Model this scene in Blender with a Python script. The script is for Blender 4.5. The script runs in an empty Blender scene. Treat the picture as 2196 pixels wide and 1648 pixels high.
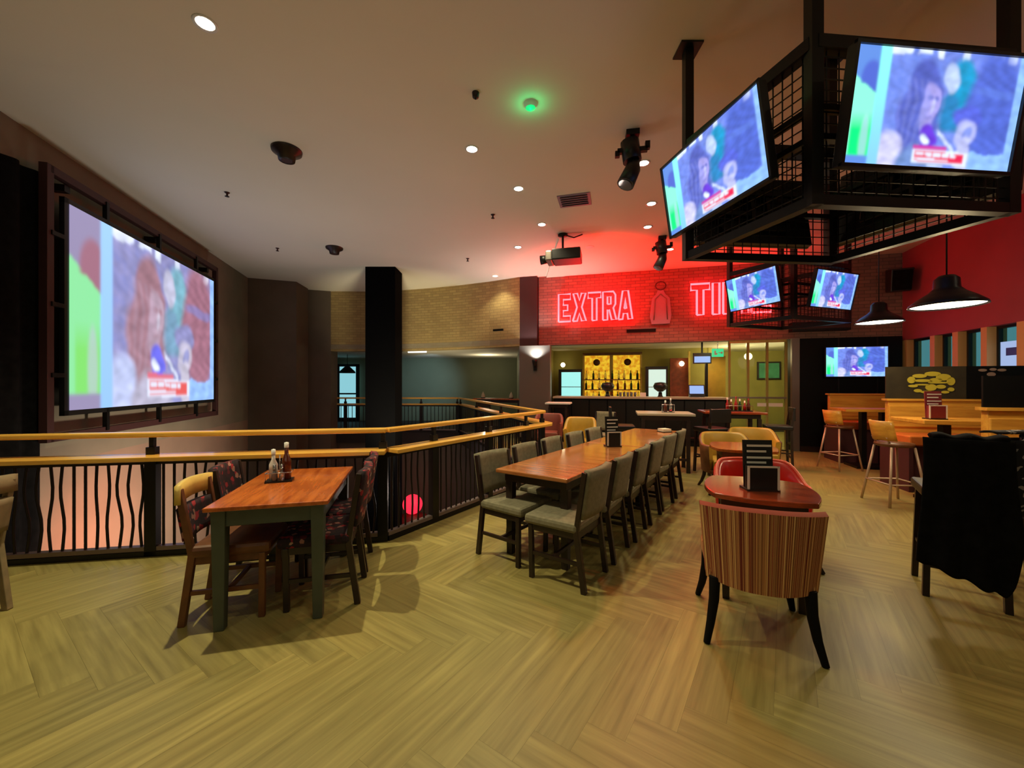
import bpy, bmesh, math, random
from mathutils import Vector, Matrix
random.seed(7)
S = bpy.context.scene
C = S.collection
PI = math.pi
R = math.radians
EYE = 1.5
CEIL = 4.28

def lin(r, g, b):
    f = lambda v: (v/255/12.92) if v/255 <= .04045 else ((v/255+.055)/1.055)**2.4
    return (f(r), f(g), f(b), 1.0)
def G(px, py, z=0.0):           # a point of the photo at height z -> plan position
    Y = (EYE-z)*850/(py-824); return ((px-1098)/850*Y, Y)

# ------------------------------------------------------------- materials
M = {}
def nt(name):
    m = bpy.data.materials.new(name); m.use_nodes = True
    t = m.node_tree; return m, t, t.nodes, t.links, t.nodes['Principled BSDF']
def mat(name, col, rough=.6, metal=0., var=0., scale=8., spec=None, coat=0.):
    m, t, N, L, B = nt(name)
    B.inputs['Roughness'].default_value = rough
    B.inputs['Metallic'].default_value = metal
    if spec is not None: B.inputs['Specular IOR Level'].default_value = spec
    if coat: B.inputs['Coat Weight'].default_value = coat; B.inputs['Coat Roughness'].default_value = .12
    if var:
        tc = N.new('ShaderNodeTexCoord'); nz = N.new('ShaderNodeTexNoise'); nz.inputs['Scale'].default_value = scale
        nz.inputs['Detail'].default_value = 4
        L.new(tc.outputs['Object'], nz.inputs['Vector'])
        rp = N.new('ShaderNodeValToRGB'); e = rp.color_ramp.elements
        e[0].position = .3; e[1].position = .7
        e[0].color = tuple(max(0, c*(1-var)) for c in col[:3])+(1,)
        e[1].color = tuple(min(1, c*(1+var)) for c in col[:3])+(1,)
        L.new(nz.outputs['Fac'], rp.inputs['Fac']); L.new(rp.outputs['Color'], B.inputs['Base Color'])
    else: B.inputs['Base Color'].default_value = col
    M[name] = m; return m
def emis(name, col, strength):
    m, t, N, L, B = nt(name)
    B.inputs['Base Color'].default_value = (0.02, .02, .02, 1)
    B.inputs['Emission Color'].default_value = col; B.inputs['Emission Strength'].default_value = strength
    M[name] = m; return m
def wood(name, c1, c2, rough=.35, axis=0, sc=3., coat=.0):
    m, t, N, L, B = nt(name)
    tc = N.new('ShaderNodeTexCoord'); mp = N.new('ShaderNodeMapping')
    s = [sc*9]*3; s[axis] = sc
    mp.inputs['Scale'].default_value = s
    nz = N.new('ShaderNodeTexNoise'); nz.inputs['Scale'].default_value = 1.0; nz.inputs['Detail'].default_value = 5; nz.inputs['Roughness'].default_value = .65
    rp = N.new('ShaderNodeValToRGB'); e = rp.color_ramp.elements
    e[0].position = .32; e[0].color = c1; e[1].position = .68; e[1].color = c2
    L.new(tc.outputs['Object'], mp.inputs['Vector']); L.new(mp.outputs['Vector'], nz.inputs['Vector'])
    L.new(nz.outputs['Fac'], rp.inputs['Fac']); L.new(rp.outputs['Color'], B.inputs['Base Color'])
    B.inputs['Roughness'].default_value = rough
    if coat: B.inputs['Coat Weight'].default_value = coat; B.inputs['Coat Roughness'].default_value = .1
    M[name] = m; return m
def brick(name, c1, c2, mortar, rough=.85, w=.22, h=.075):
    m, t, N, L, B = nt(name)
    uv = N.new('ShaderNodeUVMap'); bk = N.new('ShaderNodeTexBrick')
    bk.inputs['Scale'].default_value = 1.0; bk.inputs['Brick Width'].default_value = w; bk.inputs['Row Height'].default_value = h
    bk.inputs['Mortar Size'].default_value = .006; bk.inputs['Color1'].default_value = c1; bk.inputs['Color2'].default_value = c2; bk.inputs['Mortar'].default_value = mortar
    L.new(uv.outputs['UV'], bk.inputs['Vector']); L.new(bk.outputs['Color'], B.inputs['Base Color'])
    bp = N.new('ShaderNodeBump'); bp.inputs['Strength'].default_value = .4; bp.inputs['Distance'].default_value = .01
    iv = N.new('ShaderNodeMath'); iv.operation = 'SUBTRACT'; iv.inputs[0].default_value = 1
    L.new(bk.outputs['Fac'], iv.inputs[1]); L.new(iv.outputs[0], bp.inputs['Height']); L.new(bp.outputs['Normal'], B.inputs['Normal'])
    B.inputs['Roughness'].default_value = rough
    M[name] = m; return m

mat('ceiling_paint', lin(222, 216, 200), .9, var=.03, scale=.6)
mat('left_wall_paint', lin(118, 112, 96), .8, var=.1, scale=2)
mat('lower_wall_paint', lin(134, 114, 98), .8, var=.12, scale=1.5)
mat('dark_brown_paint', lin(92, 82, 70), .7, var=.1, scale=2)
mat('black_paint', lin(11, 11, 12), .6, spec=.15)
mat('black_metal', lin(15, 14, 14), .42, .3)
mat('maroon_metal', lin(64, 38, 38), .5, .2)
mat('grey_metal', lin(120, 112, 105), .4, .6)
mat('rail_metal', lin(42, 36, 34), .4, .5)
mat('foot_rail_metal', lin(128, 112, 112), .42, .4)
mat('chrome', lin(200, 200, 200), .2, 1)
mat('red_wall_paint', lin(160, 72, 82), .75, var=.08, scale=1.5)
mat('green_wall_paint', lin(98, 102, 80), .8, var=.06, scale=1.5)
mat('olive_paint', lin(150, 140, 70), .7, var=.1, scale=2)
mat('pier_paint', lin(214, 170, 110), .7)
mat('black_cloth', lin(17, 17, 18), .95, var=.4, scale=14, spec=.1)
mat('grey_fabric', lin(122, 116, 92), .9, var=.16, scale=30)
mat('red_leather', lin(196, 34, 22), .32, var=.12, scale=6, coat=.3)
mat('yellow_leather', lin(176, 138, 48), .42, var=.1, scale=6)
mat('orange_leather', lin(204, 112, 48), .45, var=.12, scale=6)
mat('plum_panel', lin(66, 28, 34), .6)
mat('cream_wood', lin(214, 184, 96), .5, var=.12, scale=12)
mat('green_grey_paint', lin(70, 78, 66), .5, var=.1, scale=10)
mat('dark_wood', lin(36, 22, 18), .38, var=.3, scale=12)
mat('mid_wood', lin(104, 62, 34), .45, var=.25, scale=12)
mat('weathered_wood', lin(128, 112, 84), .6, var=.2, scale=14)
mat('pale_metal', lin(190, 164, 140), .4, .3)
mat('white_plastic', lin(225, 225, 220), .4)
mat('white_paper', lin(230, 228, 220), .8)
mat('black_plastic', lin(18, 18, 19), .4)
mat('dark_red_plastic', lin(130, 30, 30), .5)
mat('carpet', lin(60, 40, 34), .95, var=.2, scale=20)
mat('slab_edge', lin(40, 36, 34), .8)
mat('bottle_brown', lin(90, 40, 20), .15)
mat('bottle_green', lin(30, 70, 40), .15)
mat('ketchup_red', lin(150, 24, 22), .3)
mat('copper_panel', lin(130, 60, 36), .4, .3, var=.3, scale=9)
mat('bar_top', lin(170, 160, 140), .3)
mat('neon_backing', lin(150, 132, 152), .6, .3)
mat('shade_black', lin(24, 22, 28), .35, .4)
mat('shade_inner', lin(235, 230, 215), .5)
mat('art_yellow', lin(196, 184, 60), .6)
mat('art_grey', lin(150, 130, 120), .6)
mat('poster_dark', lin(52, 46, 30), .6, var=.3, scale=5)
mat('scarf_grey', lin(140, 134, 130), .9)
mat('napkin', lin(220, 214, 190), .8)
wood('orange_wood', lin(150, 66, 26), lin(206, 112, 48), .22, 1, 2.2, .5)
wood('rail_wood', lin(212, 152, 56), lin(242, 194, 92), .3, 0, 1.5, .3)
wood('booth_wood', lin(204, 138, 50), lin(234, 178, 72), .35, 0, 1.6, .2)
wood('red_table_wood', lin(112, 46, 26), lin(168, 72, 34), .2, 0, 2.5, .6)
wood('brown_table_wood', lin(150, 86, 44), lin(196, 128, 72), .2, 0, 2.5, .5)
brick('red_brick', lin(150, 112, 100), lin(128, 96, 88), lin(100, 84, 78))
brick('tan_brick', lin(168, 146, 96), lin(150, 128, 84), lin(134, 116, 78))
emis('lamp_glow', (1, .86, .6, 1), 30)
emis('pendant_glow', (1, .9, .72, 1), 9)
emis('bulb_glow', (1, .8, .42, 1), 9)
emis('green_glow', (.0, 1, .22, 1), 1.0)
emis('exit_glow', (.03, .75, .3, 1), .9)
emis('neon_tube', (1, .022, .028, 1), 18)
emis('fridge_glow', (.38, .92, .86, 1), 1.0)
emis('fridge_glow_white', (.75, .95, .8, 1), .9)
emis('yellow_glow', (1, .60, .03, 1), .85)
emis('door_glow', (.35, .8, .9, 1), .75)
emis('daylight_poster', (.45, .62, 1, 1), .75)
emis('strip_glow', (1, .92, .75, 1), 2.2)
emis('red_globe_glow', (1, .02, .05, 1), 1.6)
emis('small_screen_glow', (.35, .55, 1, 1), .9)

m, t, N, L, B = nt('yellow_display')
tc = N.new('ShaderNodeTexCoord'); nz = N.new('ShaderNodeTexNoise'); nz.inputs['Scale'].default_value = 9; nz.inputs['Detail'].default_value = 3
rp = N.new('ShaderNodeValToRGB'); e = rp.color_ramp.elements; e[0].position = .38; e[0].color = (.75, .28, .01, 1); e[1].position = .58; e[1].color = (1, .62, .03, 1)
L.new(tc.outputs['Object'], nz.inputs['Vector']); L.new(nz.outputs['Fac'], rp.inputs['Fac']); L.new(rp.outputs['Color'], B.inputs['Emission Color']); B.inputs['Emission Strength'].default_value = .85
B.inputs['Base Color'].default_value = (.02, .02, .01, 1); M['yellow_display'] = m
# glass
m, t, N, L, B = nt('window_glass'); B.inputs['Transmission Weight'].default_value = 1; B.inputs['Roughness'].default_value = .02; B.inputs['IOR'].default_value = 1.1
B.inputs['Base Color'].default_value = lin(232, 238, 234); M['window_glass'] = m
m, t, N, L, B = nt('clear_glass'); B.inputs['Transmission Weight'].default_value = .8; B.inputs['Roughness'].default_value = .05
B.inputs['Base Color'].default_value = lin(220, 220, 225); M['clear_glass'] = m

# floral fabric
def ramp_mat(name, cols, scale, kind='noise', rough=.85, vec='Object', mapping=None):
    m, t, N, L, B = nt(name)
    tc = N.new('ShaderNodeTexCoord'); mp = N.new('ShaderNodeMapping')
    if mapping: mp.inputs['Scale'].default_value = mapping
    L.new(tc.outputs[vec], mp.inputs['Vector'])
    if kind == 'voronoi':
        tx = N.new('ShaderNodeTexVoronoi'); tx.inputs['Scale'].default_value = scale; o = tx.outputs['Color']
    else:
        tx = N.new('ShaderNodeTexNoise'); tx.inputs['Scale'].default_value = scale; tx.inputs['Detail'].default_value = 1; o = tx.outputs['Fac']
    L.new(mp.outputs['Vector'], tx.inputs['Vector'])
    rp = N.new('ShaderNodeValToRGB'); rp.color_ramp.interpolation = 'CONSTANT'
    e = rp.color_ramp.elements
    while len(e) > 1: e.remove(e[-1])
    e[0].position = 0; e[0].color = cols[0][1]
    for p, c in cols[1:]:
        k = e.new(p); k.color = c
    L.new(o, rp.inputs['Fac']); L.new(rp.outputs['Color'], B.inputs['Base Color']); B.inputs['Roughness'].default_value = rough
    M[name] = m
ramp_mat('floral_fabric', [(0, lin(26, 10, 20)), (.36, lin(86, 14, 26)), (.44, lin(34, 14, 26)), (.56, lin(150, 104, 92)), (.60, lin(44, 14, 28)), (.74, lin(140, 26, 38)), (.82, lin(30, 12, 22)), (.92, lin(170, 140, 120))], 34, 'voronoi')
ramp_mat('striped_fabric', [(0, lin(120, 58, 32)), (.30, lin(214, 164, 104)), (.36, lin(140, 52, 34)), (.40, lin(232, 186, 122)), (.43, lin(128, 78, 44)), (.47, lin(204, 146, 88)), (.50, lin(112, 44, 28)), (.54, lin(224, 172, 112)), (.57, lin(150, 96, 52)), (.61, lin(130, 46, 30)), (.66, lin(210, 156, 96)), (.72, lin(110, 52, 30))], 1, 'noise', vec='UV', mapping=(30, .01, 1))
ramp_mat('patterned_scarf', [(0, lin(20, 20, 22)), (.55, lin(150, 145, 140)), (.66, lin(24, 24, 26))], 16, 'noise')

# herringbone plank material
m, t, N, L, B = nt('floor_planks')
uv = N.new('ShaderNodeUVMap'); mp = N.new('ShaderNodeMapping'); mp.inputs['Scale'].default_value = (1.6, 26, 1)
nz = N.new('ShaderNodeTexNoise'); nz.inputs['Scale'].default_value = 1; nz.inputs['Detail'].default_value = 4
at = N.new('ShaderNodeAttribute'); at.attribute_name = 'tone'
mx = N.new('ShaderNodeMix'); mx.data_type = 'RGBA'; mx.blend_type = 'MULTIPLY'; mx.inputs[0].default_value = 1
rp = N.new('ShaderNodeValToRGB'); e = rp.color_ramp.elements; e[0].position = .25; e[0].color = lin(124, 112, 62); e[1].position = .75; e[1].color = lin(166, 152, 90)
L.new(uv.outputs['UV'], mp.inputs['Vector']); L.new(mp.outputs['Vector'], nz.inputs['Vector']); L.new(nz.outputs['Fac'], rp.inputs['Fac'])
L.new(rp.outputs['Color'], mx.inputs[6]); L.new(at.outputs['Color'], mx.inputs[7]); L.new(mx.outputs[2], B.inputs['Base Color'])
B.inputs['Roughness'].default_value = .38; B.inputs['Specular IOR Level'].default_value = .35
M['floor_planks'] = m

def picture_mat(name, strength):
    m, t, N, L, B = nt(name)
    a = N.new('ShaderNodeAttribute'); a.attribute_name = 'picture'
    B.inputs['Base Color'].default_value = (.01, .01, .01, 1); B.inputs['Roughness'].default_value = .3
    L.new(a.outputs['Color'], B.inputs['Emission Color']); B.inputs['Emission Strength'].default_value = strength
    M[name] = m
picture_mat('tv_picture', 1.25); picture_mat('projected_picture', 1.15)

# ------------------------------------------------------------- mesh builder
class MB:
    def __init__(s): s.v = []; s.f = []; s.uv = {}; s.sm = set()
    def add(s, vs, fs, smooth=False, uvs=None):
        o = len(s.v); s.v += [tuple(p) for p in vs]
        for i, f in enumerate(fs):
            if smooth: s.sm.add(len(s.f))
            if uvs: s.uv[len(s.f)] = uvs[i]
            s.f.append(tuple(o+k for k in f))
        return s
    def box(s, c, d, rz=0, rx=0, ry=0, taper=1.):
        x, y, z = (k/2 for k in d)
        vs = [Vector((sx*x*(taper if sz < 0 else 1), sy*y*(taper if sz < 0 else 1), sz*z)) for sz in (-1, 1) for sy in (-1, 1) for sx in (-1, 1)]
        mt = Matrix.Translation(c) @ Matrix.Rotation(rz, 4, 'Z') @ Matrix.Rotation(ry, 4, 'Y') @ Matrix.Rotation(rx, 4, 'X')
        return s.add([mt @ p for p in vs], [(0, 2, 3, 1), (4, 5, 7, 6), (0, 1, 5, 4), (2, 6, 7, 3), (0, 4, 6, 2), (1, 3, 7, 5)])
    def b2(s, x0, x1, y0, y1, z0, z1): return s.box(((x0+x1)/2, (y0+y1)/2, (z0+z1)/2), (x1-x0, y1-y0, z1-z0))
    def tube(s, pts, r, seg=8, caps=True, radii=None):
        pts = [Vector(p) for p in pts]; n = len(pts); rings = []
        up = None
        for i, p in enumerate(pts):
            d = (pts[min(i+1, n-1)]-pts[max(i-1, 0)]).normalized()
            if up is None:
                up = Vector((0, 0, 1)) if abs(d.z) < .9 else Vector((1, 0, 0))
            a = d.cross(up)
            if a.length < 1e-4: a = d.cross(Vector((0, 1, 0)))
            a.normalize(); b = a.cross(d).normalized(); up = b
            rr = radii[i] if radii else r
            rings.append([p+rr*(math.cos(2*PI*k/seg)*a+math.sin(2*PI*k/seg)*b) for k in range(seg)])
        vs = [q for ring in rings for q in ring]
        fs = [(i*seg+k, (i+1)*seg+k, (i+1)*seg+(k+1) % seg, i*seg+(k+1) % seg) for i in range(n-1) for k in range(seg)]
        s.add(vs, fs, seg > 4)
        if caps:
            o = len(s.v)-len(vs)
            s.f.append(tuple(o+k for k in range(seg))); s.f.append(tuple(o+(n-1)*seg+k for k in reversed(range(seg))))
        return s
    def bar(s, p0, p1, w=.04, h=None):      # square bar
        p0 = Vector(p0); p1 = Vector(p1); d = (p1-p0).normalized(); h = h or w
        up = Vector((0, 0, 1)) if abs(d.z) < .9 else Vector((0, 1, 0))
        a = d.cross(up).normalized(); b = a.cross(d).normalized()
        vs = [p+sa*a*w/2+sb*b*h/2 for p in (p0, p1) for sa, sb in ((-1, -1), (1, -1), (1, 1), (-1, 1))]
        return s.add(vs, [(0, 1, 2, 3), (7, 6, 5, 4), (0, 4, 5, 1), (1, 5, 6, 2), (2, 6, 7, 3), (3, 7, 4, 0)])
    def lathe(s, prof, c=(0, 0, 0), seg=20, smooth=True):
        n = len(prof)
        vs = [(c[0]+r*math.cos(2*PI*k/seg), c[1]+r*math.sin(2*PI*k/seg), c[2]+z) for r, z in prof for k in range(seg)]
        fs = [(i*seg+k, i*seg+(k+1) % seg, (i+1)*seg+(k+1) % seg, (i+1)*seg+k) for i in range(n-1) for k in range(seg)]
        return s.add(vs, fs, smooth)
    def prism(s, poly, z0, z1):
        n = len(poly)
        a = sum(poly[i][0]*poly[(i+1) % n][1]-poly[(i+1) % n][0]*poly[i][1] for i in range(n))
        if a < 0: poly = poly[::-1]
        vs = [(x, y, z0) for x, y in poly]+[(x, y, z1) for x, y in poly]
        return s.add(vs, [tuple(reversed(range(n))), tuple(range(n, 2*n))]+[(i, (i+1) % n, n+(i+1) % n, n+i) for i in range(n)])
    def grid(s, fn, nu, nv, smooth=True):
        vs = [fn(i/nu, j/nv) for j in range(nv+1) for i in range(nu+1)]
        fs = [(j*(nu+1)+i, j*(nu+1)+i+1, (j+1)*(nu+1)+i+1, (j+1)*(nu+1)+i) for j in range(nv) for i in range(nu)]
        return s.add(vs, fs, smooth)
    def build(s, name, m, parent=None, bev=0, solid=0, sub=0, loc=None, rot=None):
        me = bpy.data.meshes.new(name); me.from_pydata(s.v, [], s.f); me.update()
        uvl = me.uv_layers.new(name='UVMap')
        for p in me.polygons:
            if p.index in s.uv:
                for li, q in zip(p.loop_indices, s.uv[p.index]): uvl.data[li].uv = q
                continue
            n = p.normal
            tg = Vector((-n.y, n.x, 0))
            for li in p.loop_indices:
                co = me.vertices[me.loops[li].vertex_index].co
                if abs(n.z) > .8 or tg.length < .1: uvl.data[li].uv = (co.x, co.y)
                else: uvl.data[li].uv = (co.dot(tg.normalized()), co.z)
        for i in s.sm: me.polygons[i].use_smooth = True
        me.materials.append(M[m] if isinstance(m, str) else m)
        o = bpy.data.objects.new(name, me); C.objects.link(o)
        if parent is not None: o.parent = parent
        if loc is not None: o.location = loc
        if rot is not None: o.rotation_euler = rot
        if bev:
            b = o.modifiers.new('bevel', 'BEVEL'); b.width = bev; b.segments = 2; b.limit_method = 'ANGLE'; b.angle_limit = R(40)
        if solid:
            b = o.modifiers.new('thick', 'SOLIDIFY'); b.thickness = solid; b.offset = 0
        if sub:
            b = o.modifiers.new('sub', 'SUBSURF'); b.levels = sub; b.render_levels = sub
        return o
def tag(o, label, cat, group=None, kind=None):
    o['label'] = label; o['category'] = cat
    if group: o['group'] = group
    if kind: o['kind'] = kind
    return o
def thing(name, label, cat, loc=(0, 0, 0), rz=0, group=None, rx=0):
    o = bpy.data.objects.new(name, None); C.objects.link(o); o.location = loc; o.rotation_euler = (rx, 0, rz)
    o.empty_display_size = .1
    return tag(o, label, cat, group)
def struct(name, mb, m, **k):
    o = mb.build(name, m, **k)
    if k.get('parent') is None: o['kind'] = 'structure'
    return o
def kids(o): return [c for c in o.children]
def copy_tree(o, parent=None):
    c = o.copy(); C.objects.link(c); c.parent = parent
    for ch in kids(o): copy_tree(ch, c)
    return c
def dup(root, loc, rz, label, group=None, rx=None, name=None):
    c = copy_tree(root); c.location = loc; c.rotation_euler = (root.rotation_euler.x if rx is None else rx, 0, rz); c['label'] = label
    if group: c['group'] = group
    return c

# ------------------------------------------------------------- floor
def clip(poly, conv):
    out = poly
    n = len(conv)
    for i in range(n):
        a, b = conv[i], conv[(i+1) % n]; inp = out; out = []
        if not inp: return []
        def side(p): return (b[0]-a[0])*(p[1]-a[1])-(b[1]-a[1])*(p[0]-a[0])
        for j in range(len(inp)):
            p, q = inp[j], inp[(j+1) % len(inp)]; sp, sq = side(p), side(q)
            if sp >= 0: out.append(p)
            if (sp >= 0) != (sq >= 0):
                k = sp/(sp-sq); out.append((p[0]+(q[0]-p[0])*k, p[1]+(q[1]-p[1])*k))
    return out
V0 = (-5.05, 3.15); V1 = (-1.2, 3.8); V2 = (.5, 6.3); V3 = (-1.65, 12.4)
pieces = [[(-3.9, -1.2), (9, -1.2), (9, 3.8), V1, V0], [V1, (9, 3.8), (9, 6.3), V2], [V2, (9, 6.3), (9, 12.4), V3]]
def herringbone():
    W, Lp = .17, 1.02; n = 6
    a = R(-34.6); ca, sa = math.cos(a), math.sin(a)
    vs = []; fs = []; uvs = []; tones = []
    K = 150
    for i in range(-38, 114):
        for j in range(-18, 10):
            # herringbone lattice: horizontal plank at (i*W + j*2*L.., i*W)
            for kind in (0, 1):
                ox = i*W + j*2*Lp; oy = i*W
                if kind == 0: r = [(ox, oy), (ox+Lp, oy), (ox+Lp, oy+W), (ox, oy+W)]
                else: r = [(ox+Lp, oy+W-Lp), (ox+Lp+W, oy+W-Lp), (ox+Lp+W, oy+W), (ox+Lp, oy+W)]
                g = .0003
                cx = sum(p[0] for p in r)/4; cy = sum(p[1] for p in r)/4
                r = [(p[0]-math.copysign(g, p[0]-cx), p[1]-math.copysign(g, p[1]-cy)) for p in r]
                wx, wy = ca*cx-sa*cy, sa*cx+ca*cy+1.575
                if wy < -2.2 or wy > 13.4 or wx < -6.3 or wx > 10: continue
                rw = [(ca*x-sa*y, sa*x+ca*y+1.575) for x, y in r]
                tone = random.uniform(.86, 1.04); tw = random.uniform(-.012, .012); ru = random.uniform(0, 40)
                for pc in pieces:
                    q = clip(rw, pc)
                    if len(q) < 3: continue
                    o = len(vs); vs += [(x, y, 0) for x, y in q]; fs.append(tuple(range(o, o+len(q))))
                    uu = []
                    for x, y in q:
                        lx, ly = ca*x+sa*(y-1.575), -sa*x+ca*(y-1.575)
                        uu.append((lx+ru, ly+ru) if kind == 0 else (ly+ru, lx+ru))
                    uvs.append(uu); tones.append((tone+tw, tone, tone-tw*1.5, 1))
    mb = MB(); mb.add(vs, fs, uvs=uvs)
    o = struct('floor', mb, 'floor_planks')
    at = o.data.color_attributes.new('tone', 'FLOAT_COLOR', 'CORNER')
    k = 0
    for p, tn in zip(o.data.polygons, tones):
        for li in p.loop_indices: at.data[li].color = tn
herringbone()
mb = MB()
for pc in pieces: mb.prism(pc, -.34, -.004)
mb.prism([(-8.5, 12.4), (9, 12.4), (9, 16.6), (-8.5, 16.6)], -.34, -.004)
mb.prism([(-3.9, -1.2), (9, -1.2), (9, -4), (-3.1, -4)], -.34, -.004)
struct('floor', mb, 'slab_edge')
mb = MB(); mb.b2(-9, 6, -1, 17, -3.3, -3.2); struct('floor', mb, 'carpet')

# ------------------------------------------------------------- walls
def seg(mb, p0, p1, z0, z1, th):     # wall slab, thickness to the right of p0->p1
    d = Vector((p1[0]-p0[0], p1[1]-p0[1])).normalized(); n = Vector((d.y, -d.x))*th
    mb.prism([p0, p1, (p1[0]+n.x, p1[1]+n.y), (p0[0]+n.x, p0[1]+n.y)], z0, z1)
LW0 = Vector((-7.0, 10.5)); LD = Vector((.26, -.966)).normalized()
def LP(Y, off=0.):   # point on the left wall plane at depth Y, pushed off into the room
    k = (LW0.y-Y)/.966; nrm = Vector((.966, .26))
    return (LW0.x+.26*k+nrm.x*off, Y+nrm.y*off)
mb = MB(); seg(mb, LP(-4), LP(10.5), .55, 4.4, -.25); struct('wall_left', mb, 'left_wall_paint')
mb = MB(); seg(mb, LP(-4), LP(10.5), -3.2, .55, -.25); struct('wall_left_lower', mb, 'lower_wall_paint')
mb = MB(); mb.prism([LP(10.5), (-5.93, 10.9), (-6.02, 11.7), (-7.4, 11.7), (-7.4, 10.5)], -3.2, 4.4); struct('wall_far_left', mb, 'dark_brown_paint')
mb = MB(); mb.prism([(-6.35, 11.72), (-5.5, 12.02), (-5.5, 12.5), (-7.4, 12.5), (-7.4, 11.72)], -3.2, 4.4); struct('wall_far_left', mb, 'dark_brown_paint')
# far bulkhead over the other side of the void
mb = MB(); K = [(-5.55, 12.03), (-4.4, 12.06), (-3.3, 11.9), (-2.4, 11.64), (-1.5, 11.3), (-.6, 10.88), (.2, 10.42)]
for a, b in zip(K, K[1:]): seg(mb, a, b, 2.5, 4.4, -.3)
struct('wall_bulkhead_left', mb, 'tan_brick')
mb = MB(); mb.prism(K+[(.2, 16.4), (-8.5, 16.4), (-8.5, 12.4), (-5.55, 12.4)], 2.56, 2.7); struct('ceiling', mb, 'ceiling_paint')
mb = MB(); mb.b2(-8.5, 1.0, 16.2, 16.4, 0, 2.6); struct('wall_back', mb, 'green_wall_paint')
mb = MB(); mb.b2(-8.6, -8.4, 12.4, 16.3, 0, 2.6); struct('wall_back_side', mb, 'green_wall_paint')
mb = MB(); mb.b2(-8.6, 3.0, 12.5, 12.7, -3.2, -.34); struct('wall_lower_back', mb, 'dark_brown_paint')
mb = MB(); seg(mb, (-3.9, 2.6), (5, 2.6), -3.2, -.34, .2); struct('wall_lower_near', mb, 'dark_brown_paint')
mb = MB(); mb.b2(2.2, 2.4, 2.6, 12.6, -3.2, -.34); struct('wall_lower_right', mb, 'dark_brown_paint')

# back wall frame
P0 = Vector((.76, 10.4)); BU = Vector((.9666, -.2564)); BN = Vector((.2564, .9666)); BRZ = math.atan2(BU.y, BU.x)
def BP(s, t, z=None):
    p = P0+BU*s+BN*t
    return (p.x, p.y) if z is None else (p.x, p.y, z)
def SX(px, t=0.):
    k = (px-1098)/850; q = P0+BN*t
    return (k*q.y-q.x)/(BU.x-k*BU.y)
def bbox(mb, s0, s1, t0, t1, z0, z1): return mb.prism([BP(s0, t0), BP(s1, t0), BP(s1, t1), BP(s0, t1)], z0, z1)
S0 = SX(1186); S1 = SX(1697); SE = 7.78
mb = MB(); bbox(mb, -.06, SE, 0, .3, 2.52, 4.4); struct('wall_back_right', mb, 'red_brick')
mb = MB(); bbox(mb, S1, SE, 0, .3, 0, 2.52); struct('wall_back_right', mb, 'black_paint')
mb = MB(); bbox(mb, -.3, 8.2, .3, 5.4, 2.62, 2.75); struct('ceiling', mb, 'ceiling_paint')
mb = MB(); bbox(mb, -.3, 4.65, 3.1, 3.3, 0, 2.62); struct('wall_bar_back', mb, 'olive_paint')
mb = MB(); bbox(mb, 4.6, 8.2, 4.9, 5.1, 0, 2.62); struct('wall_lobby_back', mb, 'olive_paint')
mb = MB(); bbox(mb, 4.6, 4.75, 3.1, 4.9, 0, 2.62); bbox(mb, 7.4, 7.6, .3, 4.9, 0, 2.62); struct('wall_lobby_side', mb, 'olive_paint')
mb = MB(); bbox(mb, -.35, -.15, .5, 3.1, 0, 2.62); struct('wall_bar_left', mb, 'olive_paint')
mb = MB(); mb.b2(.2, .4, 10.9, 16.3, 0, 2.7); struct('wall_divider', mb, 'green_wall_paint')

# columns
mb = MB(); mb.b2(-3.52, -2.80, 9.5, 10.1, -3.2, 4.33)
tag(mb.build('column', mat('matt_black', lin(6, 6, 8), .9, spec=.05).name, bev=.01), 'wide black square column rising through the void to the ceiling', 'column')
col = thing('column', 'grey and maroon column left of the bar carrying an up-light', 'column', BP(-.32, 0, 0), BRZ)
MB().b2(-.22, .60, -.2, .02, 0, 2.5).build('lower_casing', 'grey_metal', col, bev=.01)
MB().b2(-.24, .24, -.12, .28, 2.5, 4.3).build('shaft', 'maroon_metal', col)
MB().b2(-.25, .63, -.23, .03, 0, .12).build('plinth', 'black_metal', col)

# right wall with windows
RC = Vector(BP(SE, 0)); RD = Vector((-.30, -.954)).normalized(); RN = Vector((-.954, .30)).normalized()
def RP(k, off=0.):
    p = RC+RD*k+RN*off; return (p.x, p.y)
def rbox(mb, k0, k1, o0, o1, z0, z1): return mb.prism([RP(k0, o0), RP(k1, o0), RP(k1, o1), RP(k0, o1)], z0, z1)
WZ0, WZ1 = 1.62, 2.42
mb = MB(); rbox(mb, -.1, 13.5, 0, -.25, WZ1, 4.4); struct('wall_right', mb, 'red_wall_paint')
mb = MB(); rbox(mb, -.1, 13.5, 0, -.25, 0, WZ0); struct('wall_right', mb, 'dark_brown_paint')
def RK(px):
    k = (px-1098)/850; return (k*RC.y-RC.x)/(RD.x-k*RD.y)
edges = [(1944, 1994), (2004, 2042), (2054, 2103), (2116, 2180)]
piers = [(RK(1994), RK(2004)), (RK(2042), RK(2054)), (RK(2103), RK(2116)), (RK(2180), RK(2200))]
wk = [(RK(a), RK(b)) for a, b in edges]+[(RK(2200), 4.2), (4.5, 6.2)]
mb = MB(); rbox(mb, -.1, wk[0][0], 0, -.25, WZ0, WZ1)
for a, b in piers+[(4.2, 4.5), (6.2, 13.5)]: rbox(mb, a, b, 0, -.25, WZ0, WZ1)
struct('wall_right_pier', mb, 'pier_paint')
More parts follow.
